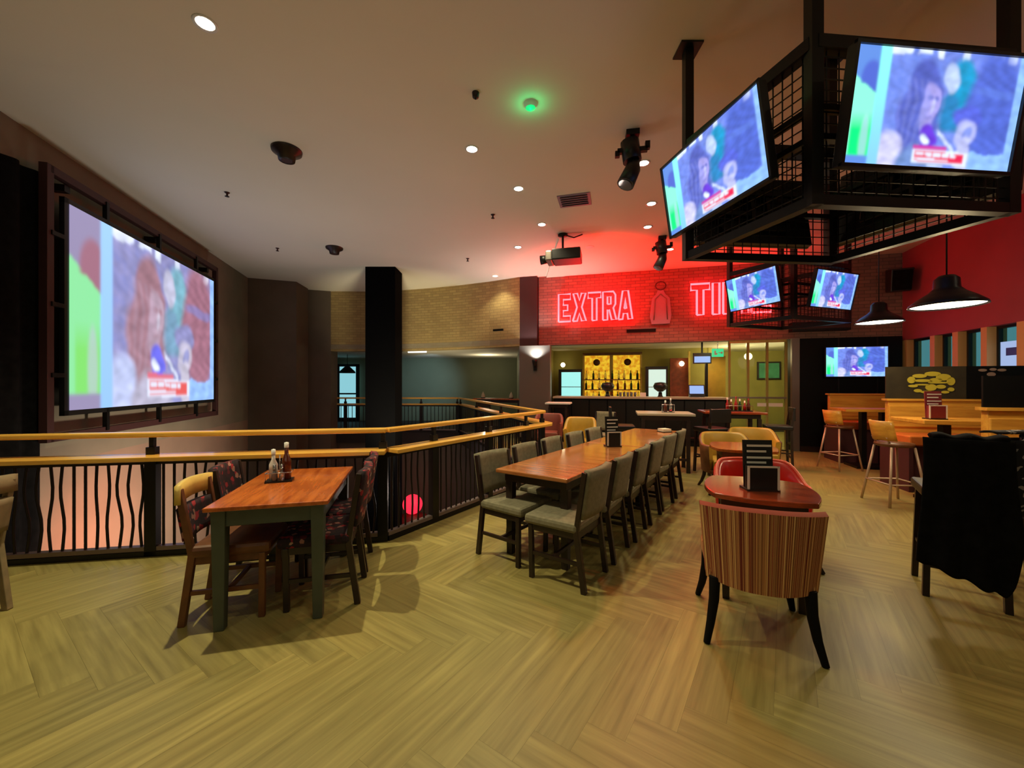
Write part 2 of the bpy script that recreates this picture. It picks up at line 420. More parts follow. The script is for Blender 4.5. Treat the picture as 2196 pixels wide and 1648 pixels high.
for i, (a, b) in enumerate(wk):
    w = MB(); rbox(w, a, b, -.15, -.158, WZ0, WZ1); g = struct('window_%d' % (i+1), w, 'window_glass')
    f = MB(); rbox(f, a, b, -.12, -.18, WZ0, WZ0+.04); rbox(f, a, b, -.12, -.18, WZ1-.04, WZ1); rbox(f, a, a+.035, -.12, -.18, WZ0, WZ1); rbox(f, b-.035, b, -.12, -.18, WZ0, WZ1)
    f.build('window_frame', 'rail_metal', g)
    q = MB(); rbox(q, a, b, .0, -.12, WZ0-.02, WZ0+.004); q.build('window_sill', 'pier_paint', g)
# rest of the shell
mb = MB(); rr = RP(13.5); seg(mb, (-3.1, -4), (rr[0]+.3, -4), 0, 4.4, .2); struct('wall_near', mb, 'dark_brown_paint')
# ceiling: room side, and the side over the void set a touch higher
CB = [(-6.4, 2.95), (-4.4, 3.35), (-2.36, 3.73), (-.98, 4.23), (.15, 5.6), (.9, 7.6), (.9, 10.6)]
mb = MB(); mb.prism([(-3.0, -4.2), (10, -4.2), (10, 10.6)]+CB[::-1], CEIL, CEIL+.12); struct('ceiling', mb, 'ceiling_paint')
mb = MB(); mb.prism(CB+[(-2, 12.5), (-7.8, 12.5)], CEIL+.035, CEIL+.155); struct('ceiling', mb, 'ceiling_paint')
def CZ(x, y):
    for (a, b), (c, d) in zip(CB, CB[1:]):
        if a <= x <= c and y > b+(d-b)*(x-a)/(c-a+1e-9): return CEIL+.035
    return CEIL
def CPOS(px, py):
    Y = (CEIL-EYE)*850/(824-py); return ((px-1098)/850*Y, Y)

# ------------------------------------------------------------- balustrade along the void
def balustrade(p0, p1, label, posts, wig=1., gap=.085, shelf_in=.16, shelf_out=.05, rails=True, ends=(0, 0)):
    p0 = Vector(p0); p1 = Vector(p1); d = p1-p0; ln = d.length; rz = math.atan2(d.y, d.x)
    t = thing('balustrade', label, 'balustrade', (p0.x, p0.y, 0), rz, 'balustrade sections around the void')
    a, b = ends
    # local x runs along, -y is the room side
    MB().b2(a, ln-b, -.045, .045, 1.035, 1.08).build('handrail', 'rail_wood', t, bev=.012)
    MB().b2(a, ln-b, -shelf_in, shelf_out, .845, .885).build('drink_shelf', 'rail_wood', t, bev=.006)
    MB().b2(a, ln-b, -.02, .02, .80, .84).build('top_bar', 'rail_metal', t)
    MB().b2(a, ln-b, -.03, .03, .05, .085).build('bottom_bar', 'foot_rail_metal', t)
    MB().b2(a, ln-b, -.035, .05, 0, .045).build('kick_plate', 'black_metal', t)
    for x in posts:
        m = MB(); m.b2(x-.045, x+.045, -.035, .035, 0, .845); m.b2(x-.018, x+.018, -.018, .018, .885, 1.04); m.b2(x-.035, x+.035, -.03, .03, .885, .95)
        m.build('post', 'black_metal', t)
    n = int(ln/gap); shapes = []
    for q in range(6):
        amp = (0, .017, -.017, .024, -.012, .008)[q]*wig
        shapes.append(amp)
    meshes = {}
    for i in range(n):
        x = a+.06+i*(ln-a-b-.1)/n
        if min([abs(x-px) for px in posts]+[9]) < .06: continue
        q = (i*5+i//4) % 6
        if q not in meshes:
            amp = shapes[q]
            pts = [(amp*math.sin(PI*(k/8)*2.0)*(.4+.6*math.sin(PI*k/8)), 0, .085+.72*k/8) for k in range(9)] if wig else [(0, 0, .085), (0, 0, .8)]
            o = MB().tube(pts, .0105, 6, False).build('baluster', 'rail_metal', t); meshes[q] = o.data; o.location = (x, 0, 0)
        else:
            o = bpy.data.objects.new('baluster', meshes[q]); C.objects.link(o); o.parent = t; o.location = (x, 0, 0)
    return t
balustrade(V0, V1, 'balustrade with wavy steel bars and wooden drink shelf in front of the projector screen', [.06, 1.93, 3.87], ends=(.02, 0))
balustrade(V1, V2, 'balustrade section running diagonally back beside the long dining table', [.62, 1.6, 2.5], wig=.5)
balustrade(V2, V3, 'far balustrade section going away from the corner behind the yellow chair', [.06, 2.2, 4.3, 6.3], wig=.4, gap=.13)
balustrade(V3, (-5.55, 12.5), 'farthest balustrade section crossing behind the black column', [.06, 1.2, 2.4, 3.6], wig=.0, gap=.12)

# ------------------------------------------------------------- screens
def S8(r, g, b): return lin(r, g, b)[:3]
def paint(u, v, pal):
    """picture shown on the screens: u left-right, v top-down"""
    P = pal
    u0, v0 = u, v
    du = .011*math.sin(v*15+1.5*math.sin(u*11))+.0025*math.sin(v*43+u*31); dv = .02*math.sin(u*17+1.5*math.sin(v*9)+1)+.004*math.sin(u*47+v*27)
    if u > .2 and not (.39 < u < .75 and .79 < v < .97): kf = max(0, min(1, (u-.2)/.08, (.955-u)/.05)); u += du*kf; v += dv*kf
    w = .5+.25*math.sin(u*31+3*math.sin(v*17))*math.sin(v*23+2*math.cos(u*13))+.25*math.sin(u*67+4*math.sin(v*29))*math.sin(v*53+3*math.cos(u*31))
    def mixc(a, b, k): return tuple(x+(y-x)*k for x, y in zip(a, b))
    def ell(cx, cy, rx, ry): return ((u-cx)/rx)**2+((v-cy)/ry)**2
    def sm(e, s=.7): return max(0, min(1, (1+s-e)/s))
    c = mixc(P['bg'], P['bg2'], w*.7)
    if v < .05 and (.19 < u < .31 or .34 < u < .42 or .45 < u < .49 or .62 < u < .66 or .80 < u < .86 or .88 < u < .93): c = P['white']
    c = mixc(c, P['teal'], sm(ell(.63, .34, .07, .26)))
    c = mixc(c, P['pale'], sm(ell(.565, .2, .035, .11)))
    c = mixc(c, P['teal2'], sm(ell(.57, .5, .07, .14)))
    c = mixc(c, P['dark'], sm(ell(.84, .45, .14, .42)))
    c = mixc(c, P['bg2'], .6*sm(ell(.84, .32, .12, .04)))
    if v > .84 and u > .72: c = P['light']
    # person with long hair holding a microphone
    c = mixc(c, P['hair'], sm(ell(.425, .34, .085, .24), .5)); c = mixc(c, P['hair'], sm(ell(.40, .62, .115, .36), .5))
    if v > .25: c = mixc(c, P['hair2'], .35*(.5+.5*math.sin(u*150+v*9+3*math.sin(v*8)))*sm(ell(.41, .55, .12, .42)))
    c = mixc(c, P['skin'], sm(ell(.462, .46, .048, .175), .5)); c = mixc(c, P['skin'], .8*sm(ell(.46, .66, .03, .1), .6))
    c = mixc(c, P['hair'], .8*sm(ell(.446, .41, .016, .02), 1)); c = mixc(c, P['hair'], .8*sm(ell(.486, .41, .013, .02), 1)); c = mixc(c, P['hair2'], .5*sm(ell(.43, .5, .02, .15), 1))
    c = mixc(c, P['white'], .4*sm(ell(.474, .48, .008, .05), 1)); c = mixc(c, P['hair'], .4*sm(ell(.47, .575, .02, .012), 1))
    c = mixc(c, P['shoulder'], sm(ell(.245, .97, .075, .24)))
    c = mixc(c, P['dress'], sm(ell(.45, 1.0, .12, .18)))
    if abs((u-.575)*1.5-(v-.74)) < .022 and .53 < u < .64: c = mixc(c, P['white'], .75)
    c = mixc(c, P['mic'], sm(ell(.475, .74, .04, .09))); c = mixc(c, P['white'], sm(ell(.455, .75, .02, .025)))
    # hand and cap at the right
    c = mixc(c, P['cap'], sm(ell(.70, .53, .075, .09)))
    e = ell(.69, .68, .055, .12)
    c = mixc(c, P['hand'], .85*sm(e)); c = mixc(c, P['bg2'], .7*sm(ell(.70, .68, .025, .06)))
    c = mixc(c, P['hand'], sm(ell(.70, .9, .035, .16)))
    # left edge
    if u < .135:
        c = P['tl'] if v < .24+1.1*u else P['g1']
        c = mixc(c, P['dark'], sm(ell(.1, .27, .05, .13)))
        if v > .32 and v > .24+1.1*u and u > .02: c = mixc(P['g1'], P['g2'], max(0, min(1, (v-.55)/.15)))
        c = mixc(c, P['pale'], .6*sm(ell(.10, .80, .02, .2)))
        if v > .92: c = P['tl']
    elif u < .2: c = mixc(P['post1'], P['post2'], v)
    if u > .955: c = P['light']
    # caption box
    vv = v-(u-.42)*.04
    if .40 < u < .60 and .80 < vv < .84: c = P['red2']
    if .40 < u < .735 and .835 < vv < .955: c = P['white']
    if .415 < u < .715 and .85 < vv < .94:
        c = P['red']
        if u < .66 and .86 < vv < .89 and abs(math.sin(u*60)) > .2: c = P['white']
        if u < .62 and .912 < vv < .928: c = P['white']
    if u0 > .2 and not (.40 < u0 < .735 and .8 < v0 < .96):
        k = 1+.16*math.sin(u0*37+4*math.sin(v0*13))*math.sin(v0*23+3*math.sin(u0*11))+.09*math.sin(u0*83+3*math.sin(v0*31))*math.sin(v0*51+u0*20)
        c = tuple(x*k for x in c)
    return c
TVP = dict(bg=S8(120, 142, 230), bg2=S8(92, 122, 214), white=S8(222, 236, 255), teal=S8(22, 150, 200), teal2=S8(40, 130, 190), pale=S8(180, 200, 240), dark=S8(80, 104, 204),
    light=S8(140, 186, 250), hair=S8(82, 96, 186), hair2=S8(130, 140, 216), skin=S8(168, 162, 236), shoulder=S8(204, 204, 246), dress=S8(110, 140, 200), mic=S8(104, 60, 214), cap=S8(84, 100, 214),
    hand=S8(184, 190, 240), tl=S8(96, 140, 220), g1=S8(140, 250, 214), g2=S8(10, 236, 130), post1=S8(140, 250, 236), post2=S8(132, 200, 250), red=S8(226, 40, 84), red2=S8(200, 60, 160))
PJP = dict(bg=S8(150, 146, 190), bg2=S8(120, 130, 196), white=S8(226, 234, 255), teal=S8(122, 176, 196), teal2=S8(120, 160, 190), pale=S8(190, 190, 216), dark=S8(160, 110, 130),
    light=S8(150, 190, 250), hair=S8(156, 116, 130), hair2=S8(176, 150, 172), skin=S8(186, 160, 180), shoulder=S8(190, 200, 240), dress=S8(180, 176, 200), mic=S8(110, 110, 235), cap=S8(140, 140, 190),
    hand=S8(196, 190, 210), tl=S8(150, 140, 176), g1=S8(140, 226, 160), g2=S8(128, 220, 110), post1=S8(160, 206, 252), post2=S8(150, 196, 250), red=S8(226, 92, 92), red2=S8(220, 110, 130))
def picture_mesh(w, h, pal, nu, nv, m):
    mb = MB(); mb.grid(lambda u, v: ((u-.5)*w, 0, (.5-v)*h), nu, nv, False)
    o = mb.build('screen', m)
    o.data.flip_normals()
    at = o.data.color_attributes.new('picture', 'FLOAT_COLOR', 'POINT')
    W_, H_ = nu+1, nv+1
    g = [[paint(i/nu, j/nv, pal) for i in range(W_)] for j in range(H_)]
    for _ in range(2):
        g = [[tuple((2*g[j][i][c]+g[j][max(i-1, 0)][c]+g[j][min(i+1, nu)][c]+g[max(j-1, 0)][i][c]+g[min(j+1, nv)][i][c])/6 for c in range(3)) for i in range(W_)] for j in range(H_)]
    for i in range(W_*H_): at.data[i].color = g[i//W_][i % W_]+(1,)
    return o
def television(w, h, loc, yaw, tilt, label, group=None, pic=True):
    t = thing('television', label, 'television', loc, R(yaw+90), group, R(tilt))
    MB().box((0, .035, 0), (w+.03, .05, h+.03)).box((0, .075, -.03), (w*.6, .05, h*.6)).build('casing', 'black_plastic', t, bev=.006)
    f = MB()
    for z in (-1, 1): f.box((0, .004, z*(h/2+.009)), (w+.036, .02, .018))
    for x in (-1, 1): f.box((x*(w/2+.009), .004, 0), (.018, .02, h+.036))
    f.build('bezel', 'black_plastic', t)
    o = picture_mesh(w, h, TVP, 144, 84, 'tv_picture'); o.parent = t; o.location = (0, .008, 0)
    mt = MB(); mt.box((0, .115, 0), (.22, .04, .2)); mt.box((-.07, .15, 0), (.03, .05, .34)); mt.box((.07, .15, 0), (.03, .05, .34)); mt.build('wall_bracket', 'black_metal', t)
    return t
TW, TH = 1.03, .585
tvA = television(TW, TH, (1.40, 2.85, 3.02), -168, 9, 'tilted television on the left side of the nearer ceiling frame')
def tv(loc, yaw, tilt, label, sc=1.):
    o = dup(tvA, loc, R(yaw+90), label, rx=R(tilt)); o.scale = (sc, sc, sc); return o
tvA.scale = (.955, .955, .955)
tv((2.33, 2.17, 3.0), -84.5, 9, 'largest television, facing the camera on the right side of the nearer ceiling frame')
tv((2.07, 3.50, 3.0), 95, 9, 'television seen from behind on the far side of the nearer ceiling frame')
tv((3.03, 2.96, 3.0), 16, 9, 'television seen from behind at the right rear of the nearer ceiling frame')
tv((3.96, 6.56, 3.05), -164, 11, 'small tilted television covering the end of the red neon sign', .93)
tv((5.02, 6.16, 2.96), -70, 12, 'small television on the right side of the farther ceiling frame', .93)
ws = SX(1831, -.2)
tvw = television(1.1, .62, BP(ws, -.30, 1.97), math.degrees(BRZ)-90, 0, 'wide television mounted flat on the black wall behind the booths')
# projector screen in its steel frame
ps = thing('projector_screen', 'large lit projector screen in an open steel frame on the left wall', 'projector screen', LP(6.33, .2)+(2.40,), math.atan2(-LD.y, -LD.x)+0)
ps.rotation_euler.z = math.atan2(LD.y, LD.x)+PI
# local +x points away from the camera along the wall, local -y faces the room
PW, PH = 3.62, 2.42
o = picture_mesh(PW, PH, PJP, 150, 96, 'projected_picture'); o.parent = ps; o.location = (0, -.03, 0)
f = MB()
for z in (-1, 1): f.box((0, 0, z*(PH/2+.03)), (PW+.12, .05, .06))
for x in (-1, 1): f.box((x*(PW/2+.03), 0, 0), (.06, .05, PH+.12))
f.box((0, 0, 0), (PW, .02, PH))
f.build('screen_border', 'black_plastic', ps)
f = MB(); FW, FH = PW/2+.22, PH/2+.30
f.box((0, .03, FH), (2*FW, .08, .09)); f.box((0, .03, -FH), (2*FW, .08, .09))
f.box((-FW, .03, 0), (.09, .08, 2*FH+.09)); f.box((FW, .03, 0), (.09, .08, 2*FH+.09))
f.build('outer_frame', 'maroon_metal', ps, bev=.004)
for x in (-PW/3.1, 0, PW/3.1):
    for z in (-1, 1):
        MB().box((x, .0, z*(FH+PH/2)/2), (.05, .05, FH-PH/2)).build('strut', 'black_metal', ps)
for z in (-.8, 0, .8):
    for x in (-1, 1): MB().box((x*(FW+PW/2+.06)/2, 0, z), (FW-PW/2-.06, .05, .05)).build('strut', 'black_metal', ps)
for x in (-FW+.3, 0, FW-.3): MB().box((x, .11, FH-.1), (.08, .14, .08)).build('wall_bracket', 'black_metal', ps)
# black drape left of the screen
def drape(u, v):
    p = LP(2.9+u*1.5, .06+.035*math.sin(u*40)); return (p[0], p[1], 3.86-v*4.6)
tag(MB().grid(drape, 60, 2).build('curtain', 'black_cloth', solid=.01), 'black full-height curtain on the left wall beside the projector screen frame', 'curtain')

# ------------------------------------------------------------- ceiling frames (gantries)
def gantry(name_label):
    t = thing('ceiling_frame', name_label, 'ceiling frame', (2.24, 2.85, 0), 0)
    A, B, Cc, D = (-.78, .44), (-.49, -.55), (.78, -.44), (.49, .55)
    for x, y in (A, B, Cc, D):
        p = MB().b2(x-.034, x+.034, y-.034, y+.034, 2.53, CEIL).build('post', 'black_metal', t)
        MB().b2(x-.09, x+.09, y-.09, y+.09, CEIL-.015, CEIL).build('ceiling_plate', 'black_metal', p)
    for z, w in ((3.47, .075), (2.56, .06)):
        for a, b in ((A, B), (B, Cc), (Cc, D), (D, A)): MB().bar(a+(z,), b+(z,), w).build('rail', 'black_metal', t)
    for z in (3.1, 2.93):
        for a, b in ((A, B), (B, Cc), (Cc, D), (D, A)): MB().bar(a+(z,), b+(z,), .045, .035).build('crossbar', 'black_metal', t)
    for a, b in ((A, B), (B, Cc), (Cc, D), (D, A)):
        a = Vector(a); b = Vector(b); n = 16; m = MB()
        for k in range(1, n): p = a+(b-a)*k/n; m.bar((p.x, p.y, 2.58), (p.x, p.y, 3.45), .006)
        for k in range(1, 14): z = 2.56+.065*k; m.bar((a.x, a.y, z), (b.x, b.y, z), .006)
        m.build('mesh_panel', 'black_metal', t)
    return t
g1 = gantry('nearer black steel ceiling frame with mesh panels holding large televisions')
dup(g1, (4.79, 6.91, 0), R(14), 'farther black steel ceiling frame holding two small televisions')

# ------------------------------------------------------------- neon sign
GLY = {
 'E': (.62, [[(0, 0), (.6, 0), (.6, .2), (.24, .2), (.24, .4), (.46, .4), (.46, .6), (.24, .6), (.24, .8), (.6, .8), (.6, 1), (0, 1)]]),
 'X': (.66, [[(0, 0), (.22, 0), (.33, .28), (.44, 0), (.66, 0), (.45, .5), (.64, 1), (.43, 1), (.33, .74), (.23, 1), (.02, 1), (.21, .5)]]),
 'T': (.62, [[(.2, 0), (.42, 0), (.42, .8), (.62, .8), (.62, 1), (0, 1), (0, .8), (.2, .8)]]),
 'R': (.64, [[(0, 0), (.22, 0), (.22, .36), (.3, .36), (.42, 0), (.64, 0), (.5, .42), (.6, .55), (.6, .88), (.5, 1), (0, 1)], [(.22, .56), (.38, .56), (.38, .82), (.22, .82)]]),
 'A': (.66, [[(0, 0), (.2, 0), (.24, .2), (.42, .2), (.46, 0), (.66, 0), (.46, 1), (.2, 1)], [(.28, .38), (.38, .38), (.33, .76)]]),
 'I': (.24, [[(0, 0), (.22, 0), (.22, 1), (0, 1)]]),
 'M': (.8, [[(0, 0), (.2, 0), (.2, .6), (.33, .25), (.47, .25), (.6, .6), (.6, 0), (.8, 0), (.8, 1), (.58, 1), (.4, .56), (.22, 1), (0, 1)]]),
}
def neon(text, sx0, sx1, z0, z1, label):
    t = thing('neon_sign', label, 'neon sign', BP(sx0, -.09, z0), BRZ, 'red neon words over the bar')
    H = z1-z0; gaps = .10
    tot = sum(GLY[c][0] for c in text)+gaps*(len(text)-1); k = (sx1-sx0)/tot; x = 0
    for c in text:
        w, loops = GLY[c]; m = MB()
        for lp in loops:
            pts = [((x+p[0])*k, 0, p[1]*H) for p in lp]
            m.tube(pts+[pts[0]], .025, 6)
        m.build('letter', 'neon_tube', t)
        # channel backing of the letter
        b = MB(); lp = loops[0]
        for p, q in zip(lp, lp[1:]+lp[:1]):
            b.bar(((x+p[0])*k, .05, p[1]*H), ((x+q[0])*k, .05, q[1]*H), .02, .02)
        b.build('letter_channel', 'dark_red_plastic', t)
        x += w+gaps
    return t
neon('EXTRA', SX(1199), SX(1356), 3.10, 3.80, 'red neon word EXTRA on the brick wall above the bar')
neon('TIME', SX(1480), SX(1652), 3.13, 3.86, 'red neon word TIME partly hidden behind a small television')
em = thing('unlit_emblem', 'unlit grey metal emblem between the two neon words', 'wall emblem', BP(SX(1392), -.06, 2.95), BRZ)
ew = SX(1440)-SX(1392)
MB().prism([(0, 0), (1, 0), (1, 1), (0, 1)], 0, 0).v
m = MB()
ol = [(.1, 0), (.9, 0), (.98, .2), (.9, .62), (.7, .72), (.62, .82), (.38, .82), (.3, .72), (.12, .62), (.02, .2)]
vs = [(x*ew, y, z) for y in (-.03, .03) for x, z in ol]; n = len(ol)
m.add(vs, [tuple(range(n)), tuple(range(2*n-1, n-1, -1))]+[(i, n+i, n+(i+1) % n, (i+1) % n) for i in range(n)])
m.build('plate', 'neon_backing', em)
MB().tube([(ew*.5+.12*math.cos(a*PI/6), -.03, .92+.1*math.sin(a*PI/6)) for a in range(13)], .014, 6).build('ring', 'maroon_metal', em)
MB().tube([(ew*.2, -.045, .1), (ew*.25, -.045, .6), (ew*.5, -.045, .72), (ew*.75, -.045, .6), (ew*.8, -.045, .1)], .012, 6).build('tube', 'grey_metal', em)
va = thing('air_slot', 'thin black air slot in the brick below the neon words', 'air vent', BP(SX(1344), -.02, 2.78), BRZ)
vw = SX(1406)-SX(1344)
MB().b2(0, vw, -.02, .02, 0, .07).build('slot', 'black_paint', va); MB().b2(-.02, vw+.02, -.03, 0, .07, .1).build('lip', 'grey_metal', va)
hb = thing('wall_heater', 'long dark wall unit on the brick below the farther ceiling frame', 'wall unit', BP(SX(1690), -.12, 2.66), BRZ)
MB().b2(0, 1.1, -.1, .1, 0, .2).build('casing', 'black_metal', hb, bev=.01); MB().b2(.02, 1.08, -.115, -.1, .05, .12).build('grille', 'maroon_metal', hb)
# small sign on the tan bulkhead
gp = thing('wall_vent', 'small dark slot on the lit end of the tan bulkhead', 'air vent', (-.37, 10.60, 2.92), R(-26))
MB().b2(-.15, .15, -.02, .02, 0, .05).build('slot', 'black_paint', gp)

# ------------------------------------------------------------- bar
SB = SX(1562, 0)
ct = thing('bar_counter', 'long black bar counter with a pale top under the neon sign', 'bar counter', BP(0, 0, 0), BRZ)
MB().b2(.34, SB, .02, .55, .1, 1.13).build('front', 'black_paint', ct)
MB().b2(.34, SB, .06, .55, 0, .1).build('plinth', 'black_metal', ct)
MB().b2(.32, SB+.02, -.04, .62, 1.13, 1.18).build('counter_top', 'bar_top', ct, bev=.005)
for k in range(9): MB().b2(.36+k*(SB-.4)/9, .36+(k+1)*(SB-.4)/9-.03, .0, .03, .14, 1.09).build('panel', 'black_metal', ct)
MB().tube([(.4, -.1, .22), (SB, -.1, .22)], .02, 8).build('foot_rail', 'maroon_metal', ct)
def at_bar(px, t, z): return BP(SX(px, t), t, z)
def fridge(px0, px1, t, z1, glow, label):
    s0, s1 = SX(px0, t), SX(px1, t); w = s1-s0
    f = thing('drinks_fridge', label, 'fridge', BP(s0, t, 0), BRZ)
    MB().b2(0, w, .02, .45, 0, z1).build('cabinet', 'black_metal', f)
    MB().b2(.09, w-.05, 0, .018, .25, z1-.09).build('door', glow, f)
    d = MB(); d.b2(0, .09, -.01, .02, .1, z1); d.b2(w-.05, w, -.01, .02, .1, z1); d.b2(.09, w-.05, -.01, .02, z1-.09, z1); d.build('door_frame', 'black_metal', f)
    for k in range(3): MB().b2(.09, w-.05, -.006, 0, .6+k*.4, .62+k*.4).build('shelf', 'chrome', f)
    return f
fridge(1198, 1249, 2.2, 1.96, 'fridge_glow', 'cyan-lit glass door fridge behind the left end of the bar')
fridge(1384, 1432, 2.2, 2.02, 'fridge_glow_white', 'white-lit glass door fridge behind the middle of the bar')
bs = thing('back_bar', 'yellow-lit back bar display wall with shelves behind the counter', 'back bar', BP(SX(1254, 2.9), 2.75, 0), BRZ)
bw = SX(1374, 2.75)-SX(1254, 2.75)
MB().b2(0, bw, .2, .26, .9, 2.42).build('lit_panel', 'yellow_display', bs)
for x_ in (bw*.22, bw*.78): MB().lathe([(0, 0), (.11, 0), (.11, .03), (0, .03)], seg=14).build('ornament', 'mid_wood', bs, loc=(x_, .18, 2.2), rot=(R(90), 0, 0))
MB().b2(0, bw, -.02, .2, 0, .95).build('base_cabinet', 'mid_wood', bs)
for k, z in enumerate((.95, 1.3, 1.62)): MB().b2(0, bw, -.02, .2, z, z+.03).build('shelf', 'mid_wood', bs)
MB().b2(bw*.46, bw*.52, .12, .2, .95, 2.42).build('divider', 'cream_wood', bs)
MB().b2(-.05, 0, -.05, .26, 0, 2.46).build('side_panel', 'cream_wood', bs); MB().b2(bw, bw+.05, -.05, .26, 0, 2.46).build('side_panel', 'cream_wood', bs)
MB().b2(-.05, bw+.05, -.05, .26, 2.42, 2.5).build('pelmet', 'mid_wood', bs)
bot = {}
for mname in ('bottle_brown', 'bottle_green', 'clear_glass'):
    o = MB().lathe([(.0, 0), (.036, 0), (.036, .17), (.014, .22), (.014, .28), (0, .28)], seg=10).build('bottle', mname); bot[mname] = o
first = dict(bot)
kk = 0
for row, z in enumerate((.98, 1.33, 1.65)):
    for i in range(9):
        mname = random.choice(list(bot)); x = .07+i*(bw-.14)/8+random.uniform(-.02, .02)
        p = Vector(BP(SX(1254, 2.9), 2.75))+BU*x+BN*.08
        o = bot[mname]
        if first.get(mname): first[mname] = None
        else: o = o.copy(); C.objects.link(o)
        o.location = (p.x, p.y, z)
        nm = {'bottle_brown': 'brown bottle', 'bottle_green': 'green bottle', 'clear_glass': 'clear bottle'}[mname]
        tag(o, nm+' on the '+('bottom', 'middle', 'top')[row]+' shelf of the yellow back bar', 'bottle', nm+'s on the '+('bottom', 'middle', 'top')[row]+' back bar shelf')
        kk += 1
# copper coloured panel with lamp, sconces
cp = thing('copper_panel', 'reddish brown decorated wall panel behind the right of the bar', 'wall panel', BP(SX(1437, 2.9), 2.9, 0), BRZ)
cw = SX(1476, 2.9)-SX(1437, 2.9)
MB().b2(0, cw, 0, .06, 0, 2.3).build('panel', 'copper_panel', cp); MB().b2(cw, cw+.05, -.06, .06, 0, 2.5).build('trim', 'cream_wood', cp)
def bulb(px, t, z, label):
    l = thing('wall_lamp', label, 'lamp', at_bar(px, t, z), BRZ, 'round lamps behind the bar')
    MB().b2(-.04, .04, 0, .08, -.04, .04).build('bracket', 'black_metal', l)
    MB().lathe([(0, -.08), (.05, -.06), (.08, 0), (.05, .06), (0, .08)], (0, -.08, 0), 12).build('bulb', 'bulb_glow', l)
bulb(1208, 2.9, 2.13, 'round glowing wall lamp above the cyan fridge'); bulb(1461, 2.82, 2.12, 'round glowing wall lamp on the reddish brown panel')
def pump(px, label):
    l = thing('beer_font', label, 'beer tap', at_bar(px, .3, 1.18), BRZ)
    MB().lathe([(0, 0), (.07, 0), (.05, .03), (.04, .12), (0, .12)], seg=14).build('column', 'black_metal', l)
    MB().lathe([(0, .12), (.06, .13), (.15, .2), (.17, .27), (.13, .35), (0, .37)], seg=18).build('head', 'black_plastic', l)
pump(1303, 'black round-headed beer font on the counter in front of the yellow display'); pump(1416, 'black round-headed beer font on the counter in front of the white fridge')
g = thing('napkin_holder', 'small white stack of glasses and napkins on the bar counter', 'glasses', at_bar(1348, .35, 1.18), BRZ)
for k in range(5): MB().lathe([(0, 0), (.03, 0), (.036, .11), (.033, .11), (.028, .01), (0, .01)], (k*.09-.2, .03*(k % 2), 0), 10).build('glass', 'clear_glass', g)
MB().b2(.28, .42, -.05, .05, 0, .1).build('napkins', 'white_paper', g)
til = thing('till', 'till terminal with a pale lit screen at the right end of the bar', 'till', at_bar(1494, .3, 1.18), BRZ)
MB().b2(-.16, .16, -.1, .12, 0, .06).build('base', 'black_plastic', til); MB().box((0, .02, .18), (.36, .03, .24), rx=R(-15)).build('monitor', 'black_plastic', til)
MB().box((0, -.0, .18), (.32, .012, .2), rx=R(-15)).build('screen', 'small_screen_glow', til)
# small television hanging over the counter end
t2 = thing('small_television', 'tiny blue-lit television hanging under the bar ceiling beside the exit sign', 'television', at_bar(1506, 1.0, 2.16), BRZ)
MB().b2(-.22, .22, 0, .06, -.13, .15).build('casing', 'black_plastic', t2); MB().b2(-.19, .19, -.01, 0, -.1, .06).build('screen', 'small_screen_glow', t2); MB().b2(-.02, .02, .02, .05, .15, .46).build('hanger', 'black_metal', t2)
ex = thing('exit_sign', 'small green illuminated exit sign hanging over the lobby entrance', 'exit sign', at_bar(1539, .5, 2.27), BRZ)
MB().b2(-.13, .13, -.015, .015, -.1, .1).build('panel', 'exit_glow', ex); MB().b2(-.01, .01, -.01, .01, .1, .35).build('hanger', 'chrome', ex)
mm = MB(); mm.box((-.06, -.018, 0), (.03, .004, .1)); mm.box((-.03, -.018, -.03), (.03, .004, .05), ry=.6); mm.box((.05, -.018, 0), (.07, .004, .018)); mm.box((.09, -.018, 0), (.03, .004, .05)); mm.build('pictogram', 'white_plastic', ex)
yp = thing('yellow_partition', 'bright yellow upright panel between the bar and the lobby doors', 'wall panel', BP(SX(1518, 1.5), 1.5, 0), BRZ)
MB().b2(0, SX(1556, 1.5)-SX(1518, 1.5), 0, .08, 0, 2.25).build('panel', 'yellow_glow' if False else 'yellow_leather', yp)
MB().b2(-.06, 0, -.02, .1, 0, 2.3).build('edge_trim', 'black_metal', yp)

# lobby glazing
gl = thing('glass_screen', 'glazed lobby screen and door with a white band right of the bar', 'glass door', BP(SB+.04, .12, 0), BRZ)
gw = S1-SB-.1
for k in range(3):
    x0, x1 = gw*k/3, gw*(k+1)/3
    MB().b2(x0+.03, x1-.03, -.006, .006, .06, 2.46).build('pane', 'window_glass', gl)
    MB().b2(x0-.012, x0+.03, -.03, .03, 0, 2.5).build('mullion', 'olive_paint', gl)
MB().b2(gw-.03, gw+.02, -.03, .03, 0, 2.5).build('mullion', 'olive_paint', gl)
MB().b2(0, gw, -.03, .03, 2.46, 2.52).build('head_rail', 'cream_wood', gl)
MB().b2(0, gw, -.035, .035, 1.16, 1.2).build('middle_rail', 'grey_metal', gl)
MB().b2(gw*.5, gw*.94, -.02, -.008, .98, 1.06).build('manifestation_band', 'white_paper', gl)
tp = thing('framed_picture', 'teal framed picture on the lobby wall behind the glass', 'picture', BP(SX(1650, 4.8), 4.86, 1.95), BRZ)
MB().b2(-.35, .35, -.03, .03, -.3, .3).build('frame', 'dark_wood', tp); MB().b2(-.3, .3, -.04, -.03, -.25, .25).build('print', mat('teal_print', lin(70, 150, 120), .5, var=.3, scale=4), tp)
